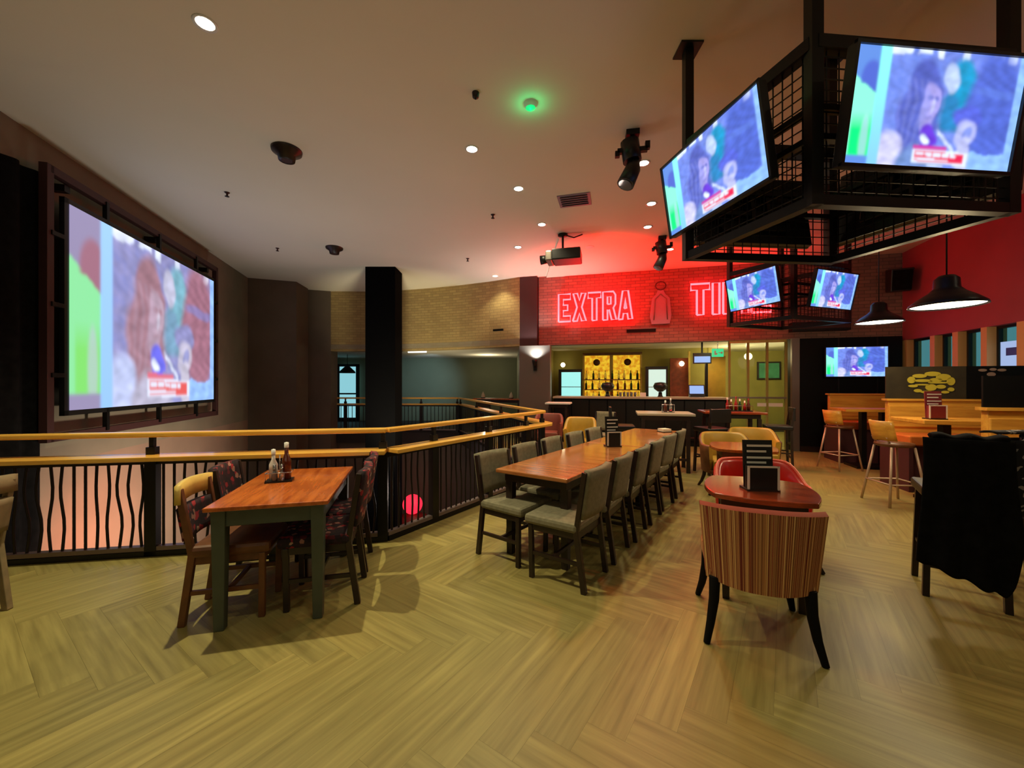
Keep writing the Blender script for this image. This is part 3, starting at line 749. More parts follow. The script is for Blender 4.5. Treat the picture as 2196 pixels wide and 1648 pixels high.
# light grey post and black wall with television
pt = tag(MB().prism([BP(S1-.02, -.09), BP(S1+.13, -.09), BP(S1+.13, -.002), BP(S1-.02, -.002)], 0, 2.52).build('door_post', 'grey_metal'), 'light grey vertical post between the lobby glass and the black wall', 'post')
bp = thing('black_partition', 'black panelled wall section carrying the wide television', 'wall panel', BP(S1+.14, -.06, 0), BRZ)
MB().b2(0, SE-S1-.2, -.04, .06, .12, 2.5).build('panel', 'black_paint', bp); MB().b2(0, SE-S1-.2, -.055, .06, 0, .12).build('skirting', 'dark_wood', bp)
for k in range(1, 4): MB().b2(k*.7, k*.7+.03, -.05, -.04, .12, 2.5).build('batten', 'black_metal', bp)

# loudspeaker near the corner
ls = thing('wall_loudspeaker', 'black loudspeaker hanging high in the corner above the television', 'loudspeaker', BP(SX(1924, -.35), -.4, 3.62), BRZ+R(-10), rx=R(10))
MB().box((0, 0, 0), (.36, .3, .46), taper=.9).build('cabinet', 'black_plastic', ls, bev=.02); MB().b2(-.15, .15, -.165, -.15, -.2, .2).build('grille', 'black_cloth', ls)
MB().b2(-.03, .03, .14, .38, -.03, .05).build('bracket', 'black_metal', ls)

# sconce on the column
sc = thing('wall_sconce', 'small dark up-light on the grey column throwing white light', 'lamp', BP(SX(1148, -.22), -.24, 2.0), BRZ)
MB().b2(-.04, .04, -.02, .04, -.16, .1).build('body', 'black_metal', sc); MB().lathe([(.03, -.06), (.06, .06), (.07, .12)], (0, -.07, 0), 14).build('cup', 'black_metal', sc, solid=.004)
MB().lathe([(0, .07), (.045, .08)], (0, -.07, 0), 12).build('lamp', 'lamp_glow', sc)

# far side of the void: door, light strip, small table
dr = thing('lit_glass_door', 'tall glass door with pale blue light behind, left of the black column', 'door', (-7.05, 15.95, 0))
MB().b2(.12, .78, -.01, .01, .15, 1.08).b2(.12, .78, -.01, .01, 1.14, 2.2).build('pane', 'door_glow', dr); MB().b2(0, .12, -.04, .04, 0, 2.3).b2(.78, .9, -.04, .04, 0, 2.3).b2(0, .9, -.04, .04, 2.2, 2.3).b2(.12, .78, -.04, .04, 1.08, 1.14).b2(.12, .78, -.04, .04, 0, .15).build('frame', 'black_metal', dr)
tag(MB().tube([(-3.3, 12.6, 2.52), (-3.0, 12.55, 2.52), (-2.7, 12.5, 2.52)], .03, 8).build('strip_light', 'strip_glow'), 'short bright strip light just under the far ceiling edge, right of the black column', 'lamp')
sn = thing('dark_plant', 'dark round hanging shape in front of the far glass door', 'hanging lamp', (-5.9, 14.2, 1.95))
MB().lathe([(0, .2), (.08, .18), (.26, 0), (.28, -.06), (0, -.06)], seg=16).build('shade', 'black_metal', sn); MB().tube([(0, 0, .18), (0, 0, .61)], .01, 6).build('cord', 'black_metal', sn)
sn.name = 'pendant_lamp'; sn['label'] = 'dark unlit pendant lamp in front of the far glass door'

# ------------------------------------------------------------- ceiling items
dl0 = None
DL = [(440, 50), (1012, 320), (1112, 410), (1162, 486), (1111, 534), (1062, 595), (1380, 350), (1397, 437), (1389, 487), (1437, 535)]
DLN = ['large bright recessed ceiling light near the upper left, closest to the camera', 'recessed ceiling light left of the green light', 'recessed ceiling light nearest left of the ceiling vent', 'recessed ceiling light just above the projector', 'recessed ceiling light left of the projector', 'farthest recessed ceiling light, above the tan bulkhead', 'recessed ceiling light beside the larger moving spotlight', 'recessed ceiling light between the spotlight and the nearer television', 'recessed ceiling light just above the farther spotlight', 'recessed ceiling light touching the farther spotlight']
OFF = [(-.6, 1.6), (1.0, .4), (-2.4, .2), (3.4, .6), (5.4, 2.2), (5.4, .2), (.2, -1.8), (2.9, -2.2), (-1.9, -2.2)]
dpos = [CPOS(*p) for p in DL]+OFF
for i, (x, y) in enumerate(dpos):
    z = CZ(x, y)
    if dl0 is None:
        dl0 = thing('ceiling_downlight', DLN[0], 'ceiling light', (x, y, z))
        MB().lathe([(.062, -.004), (.082, -.008), (.085, 0), (.062, .0)], seg=24).build('trim_ring', 'white_plastic', dl0)
        MB().lathe([(0, -.003), (.062, -.003)], seg=20).build('lamp', 'lamp_glow', dl0)
        o = dl0
    else:
        o = dup(dl0, (x, y, z), 0, DLN[i] if i < len(DLN) else 'recessed ceiling light behind the camera')
        if i < 10: o['group'] = 'recessed ceiling downlights'
        else: o['group'] = 'recessed ceiling downlights out of view'
dl0['group'] = 'recessed ceiling downlights'
x, y = CPOS(1265, 530); o = dup(dl0, (x, y, CEIL), 0, 'dim recessed ceiling light in the red glow right of the projector', 'recessed ceiling downlights')
for ch in o.children:
    if ch.name.startswith('lamp'): ch.data = ch.data.copy(); ch.data.materials[0] = M['white_plastic']
# green indicator
x, y = CPOS(1138, 222)
gi = thing('green_indicator', 'small green glowing light on the ceiling', 'indicator light', (x, y, CEIL))
MB().lathe([(.0, -.05), (.05, -.045), (.07, 0)], seg=20).build('housing', 'white_plastic', gi); MB().lathe([(0, -.068), (.034, -.058), (.05, -.046)], seg=16).build('lens', 'green_glow', gi)
# ceiling speakers
x, y = CPOS(615, 328)
cs = thing('ceiling_speaker', 'larger dark round ceiling speaker near the left', 'ceiling speaker', (x, y, CZ(x, y)), group='dark round ceiling speakers')
MB().lathe([(.0, -.13), (.09, -.13), (.10, -.07), (.165, -.03), (.17, 0)], seg=28).build('housing', 'dark_wood', cs); MB().lathe([(0, -.134), (.06, -.132)], seg=20).build('grille', 'maroon_metal', cs)
x, y = CPOS(717, 535); dup(cs, (x, y, CZ(x, y)), 0, 'smaller looking dark ceiling speaker just left above the black column')
# small ceiling sensors and sprinklers
x, y = CPOS(1020, 199)
sd = thing('ceiling_sensor', 'small dark sensor on the ceiling left of the green light', 'ceiling sensor', (x, y, CEIL))
MB().lathe([(0, -.055), (.03, -.045), (.035, 0)], seg=14).build('housing', 'dark_wood', sd); MB().lathe([(0, -.07), (.012, -.055)], seg=10).build('tip', 'black_plastic', sd)
spr = None
for px, py, lb in ((487, 418, 'sprinkler on the ceiling nearest the projector screen'), (595, 536, 'sprinkler on the ceiling left of the smaller ceiling speaker'), (1057, 465, 'sprinkler on the ceiling left of the projector'), (1003, 558, 'sprinkler on the ceiling right of the black column')):
    x, y = CPOS(px, py)
    if spr is None:
        spr = thing('ceiling_sprinkler', lb, 'sprinkler', (x, y, CZ(x, y)), group='ceiling sprinklers')
        MB().lathe([(.012, -.06), (.014, -.02), (.034, -.006), (.036, 0)], seg=14).build('body', 'maroon_metal', spr); MB().lathe([(0, -.066), (.03, -.062), (.03, -.058), (0, -.06)], seg=12).build('deflector', 'black_metal', spr)
    else: dup(spr, (x, y, CZ(x, y)), 0, lb)
x, y = CPOS(1232, 429)
vn = thing('ceiling_vent', 'square ceiling vent above the projector', 'air vent', (x, y, CEIL), R(-15))
MB().b2(-.24, .24, -.2, .2, -.012, 0).build('frame', 'neon_backing', vn)
for k in range(5): MB().box((0, -.14+k*.07, -.016), (.4, .045, .008), rx=R(20)).build('slat', 'black_metal' if k > 2 else 'maroon_metal', vn)
# projector
x, y = CPOS(1207, 503)
pj = thing('projector', 'black ceiling projector aimed at the left wall', 'projector', (x, y, CEIL), R(-14))
MB().lathe([(.0, 0), (.09, 0), (.09, -.03), (.02, -.04), (.02, -.3)], seg=16).build('mount', 'black_metal', pj)
MB().b2(-.18, .34, -.22, .22, -.52, -.32).build('body', 'black_plastic', pj, bev=.02)
MB().b2(-.30, -.18, -.2, .2, -.52, -.34).build('front_panel', 'grey_metal', pj, bev=.02)
MB().tube([(-.30, 0, -.44), (-.42, 0, -.45)], .075, 16, radii=[.075, .085]).build('lens', 'black_metal', pj)
MB().tube([(-.421, 0, -.45), (-.424, 0, -.45)], .045, 14).build('lens_glass', 'white_plastic', pj)
MB().tube([(.05, 0, -.02), (.2, .05, -.06), (.36, .03, -.02)], .012, 6).build('cable', 'maroon_metal', pj)
# moving spotlights
x, y = CPOS(1356, 284)
ms = thing('stage_spotlight', 'larger black stage spotlight hanging from the ceiling', 'spotlight', (x, y, CEIL), R(-10), 'black stage spotlights')
MB().b2(-.07, .07, -.07, .07, -.06, 0).build('ceiling_mount', 'black_metal', ms)
MB().tube([(0, 0, -.05), (0, 0, -.12)], .03, 10).tube([(-.03, 0, -.1), (.0, 0, -.32)], .10, 14).build('base', 'black_plastic', ms)
y1 = MB(); y1.bar((-.16, 0, -.2), (.16, 0, -.2), .05); y1.bar((-.16, 0, -.2), (-.16, 0, -.26), .05); y1.bar((.16, 0, -.2), (.16, 0, -.12), .05); y1.build('yoke', 'black_metal', ms)
MB().tube([(.02, 0, -.3), (.0, -.02, -.42), (-.08, -.06, -.60)], .08, 16, radii=[.06, .085, .095]).build('lamp_head', 'black_plastic', ms)
MB().tube([(-.082, -.061, -.604), (-.084, -.062, -.608)], .075, 16).build('lens', 'clear_glass', ms)
x, y = CPOS(1420, 508); dup(ms, (x, y, CEIL), R(-15), 'smaller looking black stage spotlight farther back near the red wall')

# pendants
pd = thing('pendant_lamp', 'nearer black pendant lamp with glowing rim over the right booth', 'pendant lamp', (3.86, 3.52, 2.19), 0, 'black pendant lamps over the booths')
MB().lathe([(.25, 0), (.245, .02), (.19, .07), (.12, .12), (.085, .16), (.08, .24), (.05, .27), (0, .275)], seg=36).build('shade', 'shade_black', pd, solid=.006)
MB().lathe([(.0, .02), (.235, .012)], seg=32).build('diffuser', 'pendant_glow', pd)
MB().tube([(0, 0, .27), (0, 0, CEIL-2.19)], .006, 6).build('cord', 'black_metal', pd)
MB().lathe([(0, CEIL-2.22), (.05, CEIL-2.22), (.05, CEIL-2.19)], seg=16).build('ceiling_rose', 'black_metal', pd)
o = dup(pd, (4.86, 5.25, 2.31), 0, 'farther black pendant lamp left of the first one')
for ch in o.children:
    if ch.name.startswith(('cord', 'ceiling_rose')): ch.location.z -= .12

# ------------------------------------------------------------- chairs and tables
def face(dx, dy): return math.atan2(dy, dx)-PI/2     # local +y looks along (dx,dy)
def side_chair(name, label, loc, rz, group, fab, legm, railm=None, pad=True, h=.87, w=.46, padm=None):
    t = thing(name, label, 'chair', loc+(0,), rz, group)
    hw = w/2; D = .43
    # back posts lean back above the seat
    for s in (-1, 1):
        MB().bar((s*(hw-.03), -D/2-.05, 0), (s*(hw-.025), -D/2+.01, .44), .036, .04).bar((s*(hw-.025), -D/2+.01, .42), (s*(hw-.02), -D/2-.06, h-.01), .034, .036).build('leg', legm, t, bev=.004)
        MB().bar((s*(hw-.035), D/2-.04, 0), (s*(hw-.03), D/2-.035, .42), .034, .036).build('leg', legm, t, bev=.004)
        MB().bar((s*(hw-.03), -D/2-.01, .2), (s*(hw-.03), D/2-.04, .2), .02, .026).build('stretcher', legm, t)
    MB().bar((-hw+.03, -.01, .2), (hw-.03, -.01, .2), .02, .026).build('stretcher', legm, t)
    a = MB(); a.b2(-hw+.02, hw-.02, -D/2+.0, D/2-.02, .375, .425); a.build('seat_frame', legm, t)
    MB().box((0, .005, .455), (w, D+.02, .075)).build('seat', fab, t, bev=.025)
    if pad:
        def bk(u, v):
            x = (u-.5)*(w-.05); z = .53+v*(h-.53-(.13 if railm else 0))
            return (x, -D/2-.0-.075*(z-.42)/(h-.42)-.03*math.cos(PI*(u-.5)), z)
        MB().grid(bk, 10, 6).build('backrest', padm or fab, t, solid=.05, bev=0)
    if railm:
        def tr(u, v):
            x = (u-.5)*(w+.02); z = h-.1+.115*v+.012*math.cos(PI*(u-.5))
            return (x, -D/2-.055-.03*math.cos(PI*(u-.5)), z)
        MB().grid(tr, 10, 2).build('top_rail', railm, t, solid=.03)
        def sl(zz):
            return lambda u, v: ((u-.5)*(w-.06), -D/2-.035-.03*math.cos(PI*(u-.5)), zz+.05*v)
        if not pad:
            for zz in (.56, .68): MB().grid(sl(zz), 8, 1).build('slat', railm, t, solid=.02)
    return t

# ---- left dining table
A12 = R(14)
TC = Vector((-1.63, 2.95))
def TL(x, y):    # local offsets of the left table
    c, s = math.cos(A12), math.sin(A12); return (TC.x+c*x-s*y, TC.y+s*x+c*y)
dt = thing('dining_table', 'rectangular dining table with orange wooden top and grey-green legs at the balustrade', 'table', (TC.x, TC.y, 0), A12)
MB().b2(-.345, .345, -.54, .54, .735, .762).build('tabletop', 'orange_wood', dt, bev=.006)
MB().b2(-.305, .305, -.50, -.475, .635, .735).b2(-.305, .305, .475, .50, .635, .735).b2(-.305, -.28, -.49, .49, .635, .735).b2(.28, .305, -.49, .49, .635, .735).build('apron', 'green_grey_paint', dt)
for sx in (-1, 1):
    for sy in (-1, 1):
        MB().box((sx*.275, sy*.475, .3675), (.078, .078, .735), taper=.72).build('leg', 'green_grey_paint', dt, bev=.004)
rt = (math.cos(A12), math.sin(A12))
g = 'wooden chairs at the left dining table'
p = TL(-.255, -.22); side_chair('dining_chair', 'wooden chair with cream top rail at the near left side of the orange table', p, face(*rt), g, 'mid_wood', 'mid_wood', 'cream_wood', True, .86, .39, 'floral_fabric')
p = TL(-.26, .26); side_chair('dining_chair', 'floral red chair at the far left side of the orange table', p, face(*rt), g, 'floral_fabric', 'dark_wood', None, True, .88, .44)
p = TL(.235, -.18); side_chair('dining_chair', 'dark floral chair at the near right side of the orange table', p, face(-rt[0], -rt[1]), g, 'floral_fabric', 'dark_wood', None, True, .90, .44)
p = TL(.235, .29); side_chair('dining_chair', 'dark floral chair at the far right side of the orange table', p, face(-rt[0], -rt[1]), g, 'floral_fabric', 'dark_wood', None, True, .90, .44)
side_chair('dining_chair', 'weathered wooden chair cut off by the left edge of the photo', (-3.60, 2.42), face(-1, -.1), None, 'weathered_wood', 'weathered_wood', 'weathered_wood', True, .88, .44, 'weathered_wood')
# condiments on it
p = G(600, 1032, .762)
cd = thing('condiment_caddy', 'wire caddy with sauce bottles and shakers on the orange table', 'caddy', (p[0], p[1], .762), R(20))
MB().b2(-.09, .09, -.06, .06, 0, .012).build('tray', 'black_metal', cd)
MB().tube([(-.085, -.055, .01), (-.085, -.055, .07), (.085, -.055, .07), (.085, .055, .07), (-.085, .055, .07), (-.085, -.055, .07)], .004, 5).tube([(0, 0, .01), (0, 0, .2)], .005, 5).build('wire_rail', 'chrome', cd)
def bottle(parent, x, y, r, h, m, cap, name='bottle'):
    b = MB().lathe([(0, .012), (r, .012), (r, .012+h*.6), (r*.45, .012+h*.8), (r*.4, .012+h), (0, .012+h)], (x, y, 0), 14).build(name, m, parent)
    MB().lathe([(r*.5, .012+h), (r*.5, .05+h), (0, .055+h)], (x, y, 0), 12).build('cap', cap, b); return b
bottle(cd, .045, .0, .032, .24, 'bottle_brown', 'white_plastic'); bottle(cd, -.045, .015, .03, .19, 'white_plastic', 'white_plastic'); bottle(cd, -.03, -.035, .02, .08, 'clear_glass', 'chrome', 'shaker'); bottle(cd, .02, -.04, .02, .08, 'clear_glass', 'chrome', 'shaker')

# ---- long table made of two
TD = Vector((.568, .823)); TWd = Vector((.823, -.568)); T0 = Vector((.14, 3.26))
TRZ = math.atan2(TD.y, TD.x)-PI/2
def LT(t, w): p = T0+TD*t+TWd*w; return (p.x, p.y)
def long_table(t0, t1, label, topm):
    ln = t1-t0; p = LT((t0+t1)/2, 0)
    t = thing('long_table', label, 'table', (p[0], p[1], 0), TRZ, 'tables pushed together in a long row')
    MB().b2(-.345, .345, -ln/2, ln/2, .728, .762).build('tabletop', topm, t, bev=.008)
    MB().b2(-.30, .30, -ln/2+.08, ln/2-.08, .65, .728).build('apron', 'dark_wood', t)
    for sx in (-1, 1):
        for sy in (-1, 1): MB().box((sx*.27, sy*(ln/2-.13), .325), (.07, .07, .65), taper=.8).build('leg', 'dark_wood', t, bev=.004)
    return t
long_table(0, 1.9, 'nearer of the two long tables joined end to end, orange glossy top', 'brown_table_wood')
long_table(1.92, 3.85, 'farther of the two long tables joined end to end, pale reflections', 'brown_table_wood')
gc = None
RL = ['nearest', 'second', 'third', 'fourth', 'fifth', 'farthest']
for i, tt in enumerate((.10, .66, 1.22, 1.78, 2.36, 2.96)):
    p = LT(tt-.04, .29); lb = 'grey upholstered dark-legged chair, %s in the row on the right side of the long tables' % RL[i]
    if gc is None: gc = side_chair('upholstered_chair', lb, p, face(-TWd.x, -TWd.y), 'grey upholstered chairs around the long tables', 'grey_fabric', 'dark_wood', None, True, .88, .47)
    else: dup(gc, (p[0], p[1], 0), face(-TWd.x, -TWd.y)+R(random.uniform(-4, 4)), lb)
for i, tt in enumerate((.14, .72, 1.30, 1.90, 2.50)):
    p = LT(tt, -.22); lb = 'grey upholstered dark-legged chair, %s in the row on the balustrade side of the long tables' % (RL[:4]+['farthest'])[i]
    dup(gc, (p[0], p[1], 0), face(TWd.x, TWd.y)+R(random.uniform(-4, 4)), lb)
# menus
def menu_stand(loc, z, rz, label, board='black_plastic', line='white_paper', hh=.34, tall=True, bw=.16):
    t = thing('menu_stand', label, 'menu', (loc[0], loc[1], z), rz)
    MB().b2(-bw/2-.01, bw/2+.01, -.06, .06, 0, .015).build('base', 'dark_wood', t)
    MB().b2(-bw/2, bw/2, -.055, .0, .015, .17).build('block', board, t)
    f = MB(); f.b2(-bw/2-.006, -bw/2+.008, -.06, -.054, .01, .178); f.b2(bw/2-.008, bw/2+.006, -.06, -.054, .01, .178); f.b2(-bw/2, bw/2, -.06, -.054, .166, .178); f.build('block_edging', line, t)
    if tall:
        c = MB().box((0, .025, .18), (bw, .012, .34), rx=R(-4)).build('menu_card', board, t)
        for k, z2 in enumerate((.31, .27, .225, .19)):
            MB().b2(-bw*.4, bw*(.42 if k % 2 == 0 else .25), .008, .014, z2-.006, z2+.008).build('text_line', line, c)
    return t
p = LT(1.78, .05); menu_stand(p, .762, R(8), 'dark menu stand in the middle of the long tables')
p = G(1636, 1056, .745); menu_stand((p[0]+.02, p[1]+.07), .745, R(-6), 'black menu block with upright drinks list on the small lounge table', bw=.20)
# napkin / things on far long table
o = thing('napkin_stack', 'small white stack of napkins at the far right end of the long tables', 'napkins', LT(3.6, .2)+(.762,), .3)
MB().b2(-.07, .07, -.07, .07, 0, .05).build('napkins', 'napkin', o); MB().b2(-.08, .08, -.08, .08, 0, .01).build('tray', 'black_metal', o)

# ---- tub chairs
def tub(name, label, loc, rz, group, outm, inm, legm, w=.62, d=.60, zb=.36, zt=.78, arm=.62, legs=.36, rnd=.8, splay=.075, drop=.36, flr=.03, wood_trim=None, trimm=None):
    t = thing(name, label, 'armchair', loc+(0,), rz, group)
    hw, hd = w/2, d/2
    def plan(a, off=0.):      # a from -1..1 round the back, 0 = back centre
        th = a*R(128)
        e = rnd
        x = math.sin(th); y = -math.cos(th)
        k = (abs(x)**(2/e)+abs(y)**(2/e))**(-e/2)
        return ((hw-off)*x*k, (hd-off)*y*k)
    def ht(a):
        s = max(0, min(1, (abs(a)-drop)/.4)); s = s*s*(3-2*s)
        return zt+(arm-zt)*s
    n = 40; rows = [(0, 0, 0), (0, 0, .25), (0, 0, .5), (0, 0, .75), (0, 0, .96)]
    vs, fs, uvs = [], [], []
    prof = [(0., 0.), (0., .25), (0., .5), (0., .75), (0., .95), (.012, .985), (.03, 1.), (.05, .985), (.062, .95), (.066, .7), (.07, .4), (.07, .15)]
    m1 = MB(); m2 = MB()
    def P(i, j):
        a = -1+2*i/n; off, f = prof[j]; flare = flr*f
        x, y = plan(a, off-flare); z = zb+(ht(a)-zb)*f; return (x, y, z)
    L = 0
    for i in range(n+1):
        for j in range(len(prof)): vs.append(P(i, j))
    q = len(prof)
    def faces(j0, j1):
        F, U = [], []
        for i in range(n):
            for j in range(j0, j1):
                F.append((i*q+j, i*q+j+1, (i+1)*q+j+1, (i+1)*q+j)[::-1])
                u0, u1 = i/n*2.0, (i+1)/n*2.0
                U.append([(u1, j*.1), (u1, j*.1+.1), (u0, j*.1+.1), (u0, j*.1)])
        return F, U
    F, U = faces(0, 6); 
    m1.add(vs, F, True, U); o = m1.build('outer_shell', outm, t)
    F, U = faces(6, q-1); m2.add(vs, F, True, U)
    for s in (0, 1):
        b = (0 if s == 0 else n)*q; m2.add([vs[b+j] for j in range(q)], [tuple(range(q)) if s else tuple(reversed(range(q)))])
    m2.build('inner_back', inm, t)
    if wood_trim:
        MB().tube([(P(i, 6)[0], P(i, 6)[1], P(i, 6)[2]+.002) for i in range(n+1)], .014, 6).build('piping', wood_trim, t)
    mseat = MB(); pl = [plan(-1+2*i/24, .065) for i in range(25)]; pl = [(x, y) for x, y in pl]+[(hw-.07, hd-.03), (-hw+.07, hd-.03)]
    mseat.prism(pl, zb+.03, .46); mseat.build('seat_cushion', inm, t, bev=.02)
    mb_ = MB(); pl = [plan(-1+2*i/24, .01) for i in range(25)]; mb_.prism(pl+[(hw-.03, hd-.06), (-hw+.03, hd-.06)], zb-.0, zb+.04); mb_.build('seat_base', outm, t)
    for sx in (-1, 1):
        for sy in (-1, 1):
            y0 = sy*(hd-.09); x0 = sx*(hw-.09)
            pts = [(x0, y0, legs+.02), (x0+sx*splay*.15, y0+sy*splay*.2, legs*.62), (x0+sx*splay*.5, y0+sy*splay*.55, legs*.28), (x0+sx*splay, y0+sy*splay, 0)]
            lb = MB().tube(pts, .03, 10, radii=[.028, .025, .021, .016])
            lb.build('leg', legm, t, bev=.004)
    return t
FD = Vector((.35, .937)).normalized()
CC = Vector((1.36, 2.14))+FD*.30
def accent_chair(loc, rz, label):
    t = thing('armchair', label, 'armchair', loc+(0,), rz)
    W2, n, mrow = .315, 28, 8
    def P(u, v, off):
        a = (u-.5)*2; w = W2*(.885+.115*v)
        return (a*w*(1-off*.1), -.29+.115*abs(a)**2.4+off-.035*v, .352-.012*(1-a*a)*(1-v)+(.785-.352)*v+.012*v*(1-a*a))
    vs = [P(i/n, j/mrow, 0) for i in range(n+1) for j in range(mrow+1)]; q = mrow+1
    F = [(i*q+j, (i+1)*q+j, (i+1)*q+j+1, i*q+j+1) for i in range(n) for j in range(mrow)]
    U = [[(i/n, j*.1), ((i+1)/n, j*.1), ((i+1)/n, j*.1+.1), (i/n, j*.1+.1)] for i in range(n) for j in range(mrow)]
    mb = MB(); mb.add(vs, F, True, U); mb.build('outer_back', 'striped_fabric', t)
    vs2 = [P(i/n, j/mrow, .085) for i in range(n+1) for j in range(mrow+1)]
    mb = MB(); mb.add(vs2, [f[::-1] for f in F], True, [u[::-1] for u in U]); mb.build('inner_back', 'striped_fabric', t)
    # rolled edge joining both faces
    rim = [(i, mrow) for i in range(n+1)]
    mb = MB()
    def strip(idx):
        o = [vs[i*q+j] for i, j in idx]; k = [tuple((a+b)/2+(0, 0, .014)[c] for c, (a, b) in enumerate(zip(vs[i*q+j], vs2[i*q+j]))) for i, j in idx]; e = [vs2[i*q+j] for i, j in idx]
        m_ = len(idx); mb.add(o+k+e, [(x, x+1, m_+x+1, m_+x) for x in range(m_-1)]+[(m_+x, m_+x+1, 2*m_+x+1, 2*m_+x) for x in range(m_-1)], True)
    strip(rim); strip([(0, j) for j in range(mrow+1)]); strip([(n, j) for j in range(mrow, -1, -1)]); strip([(i, 0) for i in range(n, -1, -1)])
    mb.build('top_edge', mat('edge_maroon', lin(140, 62, 40), .8).name, t)
    MB().box((0, .04, .40), (.54, .5, .12)).build('seat', 'striped_fabric', t, bev=.03)
    for sx in (-1, 1):
        for sy in (-1, 1):
            x0, y0 = sx*.235, sy*.22+.02; sp = .05
            pts = [(x0, y0, .37), (x0+sx*sp*.1, y0+sy*sp*.2, .24), (x0+sx*sp*.5, y0+sy*sp*.6, .11), (x0+sx*sp, y0+sy*sp*1.3, 0)]
            lb = MB()
            lb.tube(pts, .03, 10, radii=[.031, .028, .023, .018])
            lb.build('leg', 'black_paint', t, bev=.004)
    return t
accent_chair((CC.x+.02, CC.y+.02), face(FD.x, FD.y), 'striped armchair seen from behind with black splayed legs in the foreground')
tub('tub_chair', 'glossy red tub chair facing the camera behind the lounge table', (2.20, 3.50), face(-.22, -.975), 'tub armchairs', 'red_leather', 'red_leather', 'dark_wood', w=.69, d=.66, zb=.28, zt=.78, arm=.62, legs=.28, rnd=.9, wood_trim=mat('piping_pink', lin(226, 96, 70), .4).name)
p = G(1578, 985, .5)
tub('tub_chair', 'left yellow tub chair behind the low orange table', (3.0, 5.55), face(-.2, -.98), 'tub armchairs', 'mid_wood', 'yellow_leather', 'dark_wood', w=.62, d=.6, zb=.28, zt=.80, arm=.66, legs=.28, rnd=.8)
tub('tub_chair', 'right yellow tub chair beside the black-backed stool', (3.75, 6.15), face(-.3, -.95), 'tub armchairs', 'mid_wood', 'yellow_leather', 'dark_wood', w=.66, d=.6, zb=.28, zt=.80, arm=.64, legs=.28, rnd=.8)
tub('tub_chair', 'mustard chair at the inner corner of the balustrade', (1.28, 7.5), face(-.3, -.95), 'tub armchairs', 'yellow_leather', 'yellow_leather', 'dark_wood', w=.56, d=.54, zb=.28, zt=.86, arm=.66, legs=.28, rnd=.7)
tub('tub_chair', 'dull pink chair beyond the end of the handrail', (.80, 8.75), face(-.2, -.98), 'tub armchairs', mat('salmon_leather', lin(128, 66, 54), .5).name, 'salmon_leather', 'dark_wood', w=.6, d=.56, zb=.28, zt=.84, arm=.66, legs=.28, rnd=.7)
side_chair('upholstered_chair', 'grey-beige chair just right of the mustard chair', (1.8, 8.1), face(-.6, -.8), None, 'grey_fabric', 'dark_wood', None, True, .92, .46)

# lounge table
TLc = Vector((1.66, 2.60))+FD*.33
lt = thing('lounge_table', 'small table with bowed polished top between the striped and red chairs', 'table', (TLc.x+.02, TLc.y-.02, 0), face(FD.x, FD.y)-R(5))
def bow(n=10):
    pts = []; h = .295; b = .06
    for side in range(4):
        for k in range(n):
            s = -1+2*k/n; x, y = s*h, -h-b*(1-s*s)
            for _ in range(side): x, y = -y, x
            pts.append((x, y))
    return pts
MB().prism(bow(), .71, .745).build('tabletop', 'red_table_wood', lt, bev=.006)
MB().b2(-.25, .25, -.25, .25, .62, .71).build('apron', 'dark_wood', lt)
for sx in (-1, 1):
    for sy in (-1, 1): MB().box((sx*.22, sy*.22, .31), (.06, .06, .62), taper=.7).build('leg', 'dark_wood', lt)
# second low table farther back
l2 = thing('low_table', 'low orange wooden table in front of the left yellow tub chair', 'table', (2.78, 4.78, 0), face(FD.x, FD.y))
MB().prism(bow(), .715, .75).build('tabletop', 'orange_wood', l2, bev=.006); MB().b2(-.25, .25, -.25, .25, .62, .715).build('apron', 'mid_wood', l2)
for sx in (-1, 1):
    for sy in (-1, 1): MB().box((sx*.22, sy*.22, .31), (.06, .06, .62), taper=.7).build('leg', 'mid_wood', l2)

# ---- high tables and stools near the bar
def high_table(loc, w, d, rz, label, topm, z=1.04):
    t = thing('high_table', label, 'table', loc+(0,), rz, 'high tables')
    MB().b2(-w/2, w/2, -d/2, d/2, z-.04, z).build('tabletop', topm, t, bev=.006)
    MB().b2(-w/2+.08, w/2-.08, -d/2+.08, d/2-.08, z-.12, z-.04).build('apron', 'dark_wood', t)
    for sx in (-1, 1):
        for sy in (-1, 1): MB().b2(sx*(w/2-.1)-.03, sx*(w/2-.1)+.03, sy*(d/2-.1)-.03, sy*(d/2-.1)+.03, 0, z-.12).build('leg', 'dark_wood', t)
    for sy in (-1, 1): MB().b2(-w/2+.1, w/2-.1, sy*(d/2-.1)-.015, sy*(d/2-.1)+.015, .2, .24).build('foot_rail', 'dark_wood', t)
    return t
high_table((2.68, 7.0), .92, .7, BRZ, 'high table with pale top in front of the middle of the bar', 'bar_top', 1.0)
high_table((4.05, 7.35), 1.0, .7, BRZ, 'high table with reddish top in front of the lobby glass', 'red_table_wood', 1.0)
high_table((1.15, 9.75), .6, .5, BRZ, 'small high table with white top at the left end of the bar', 'white_paper', 1.05)
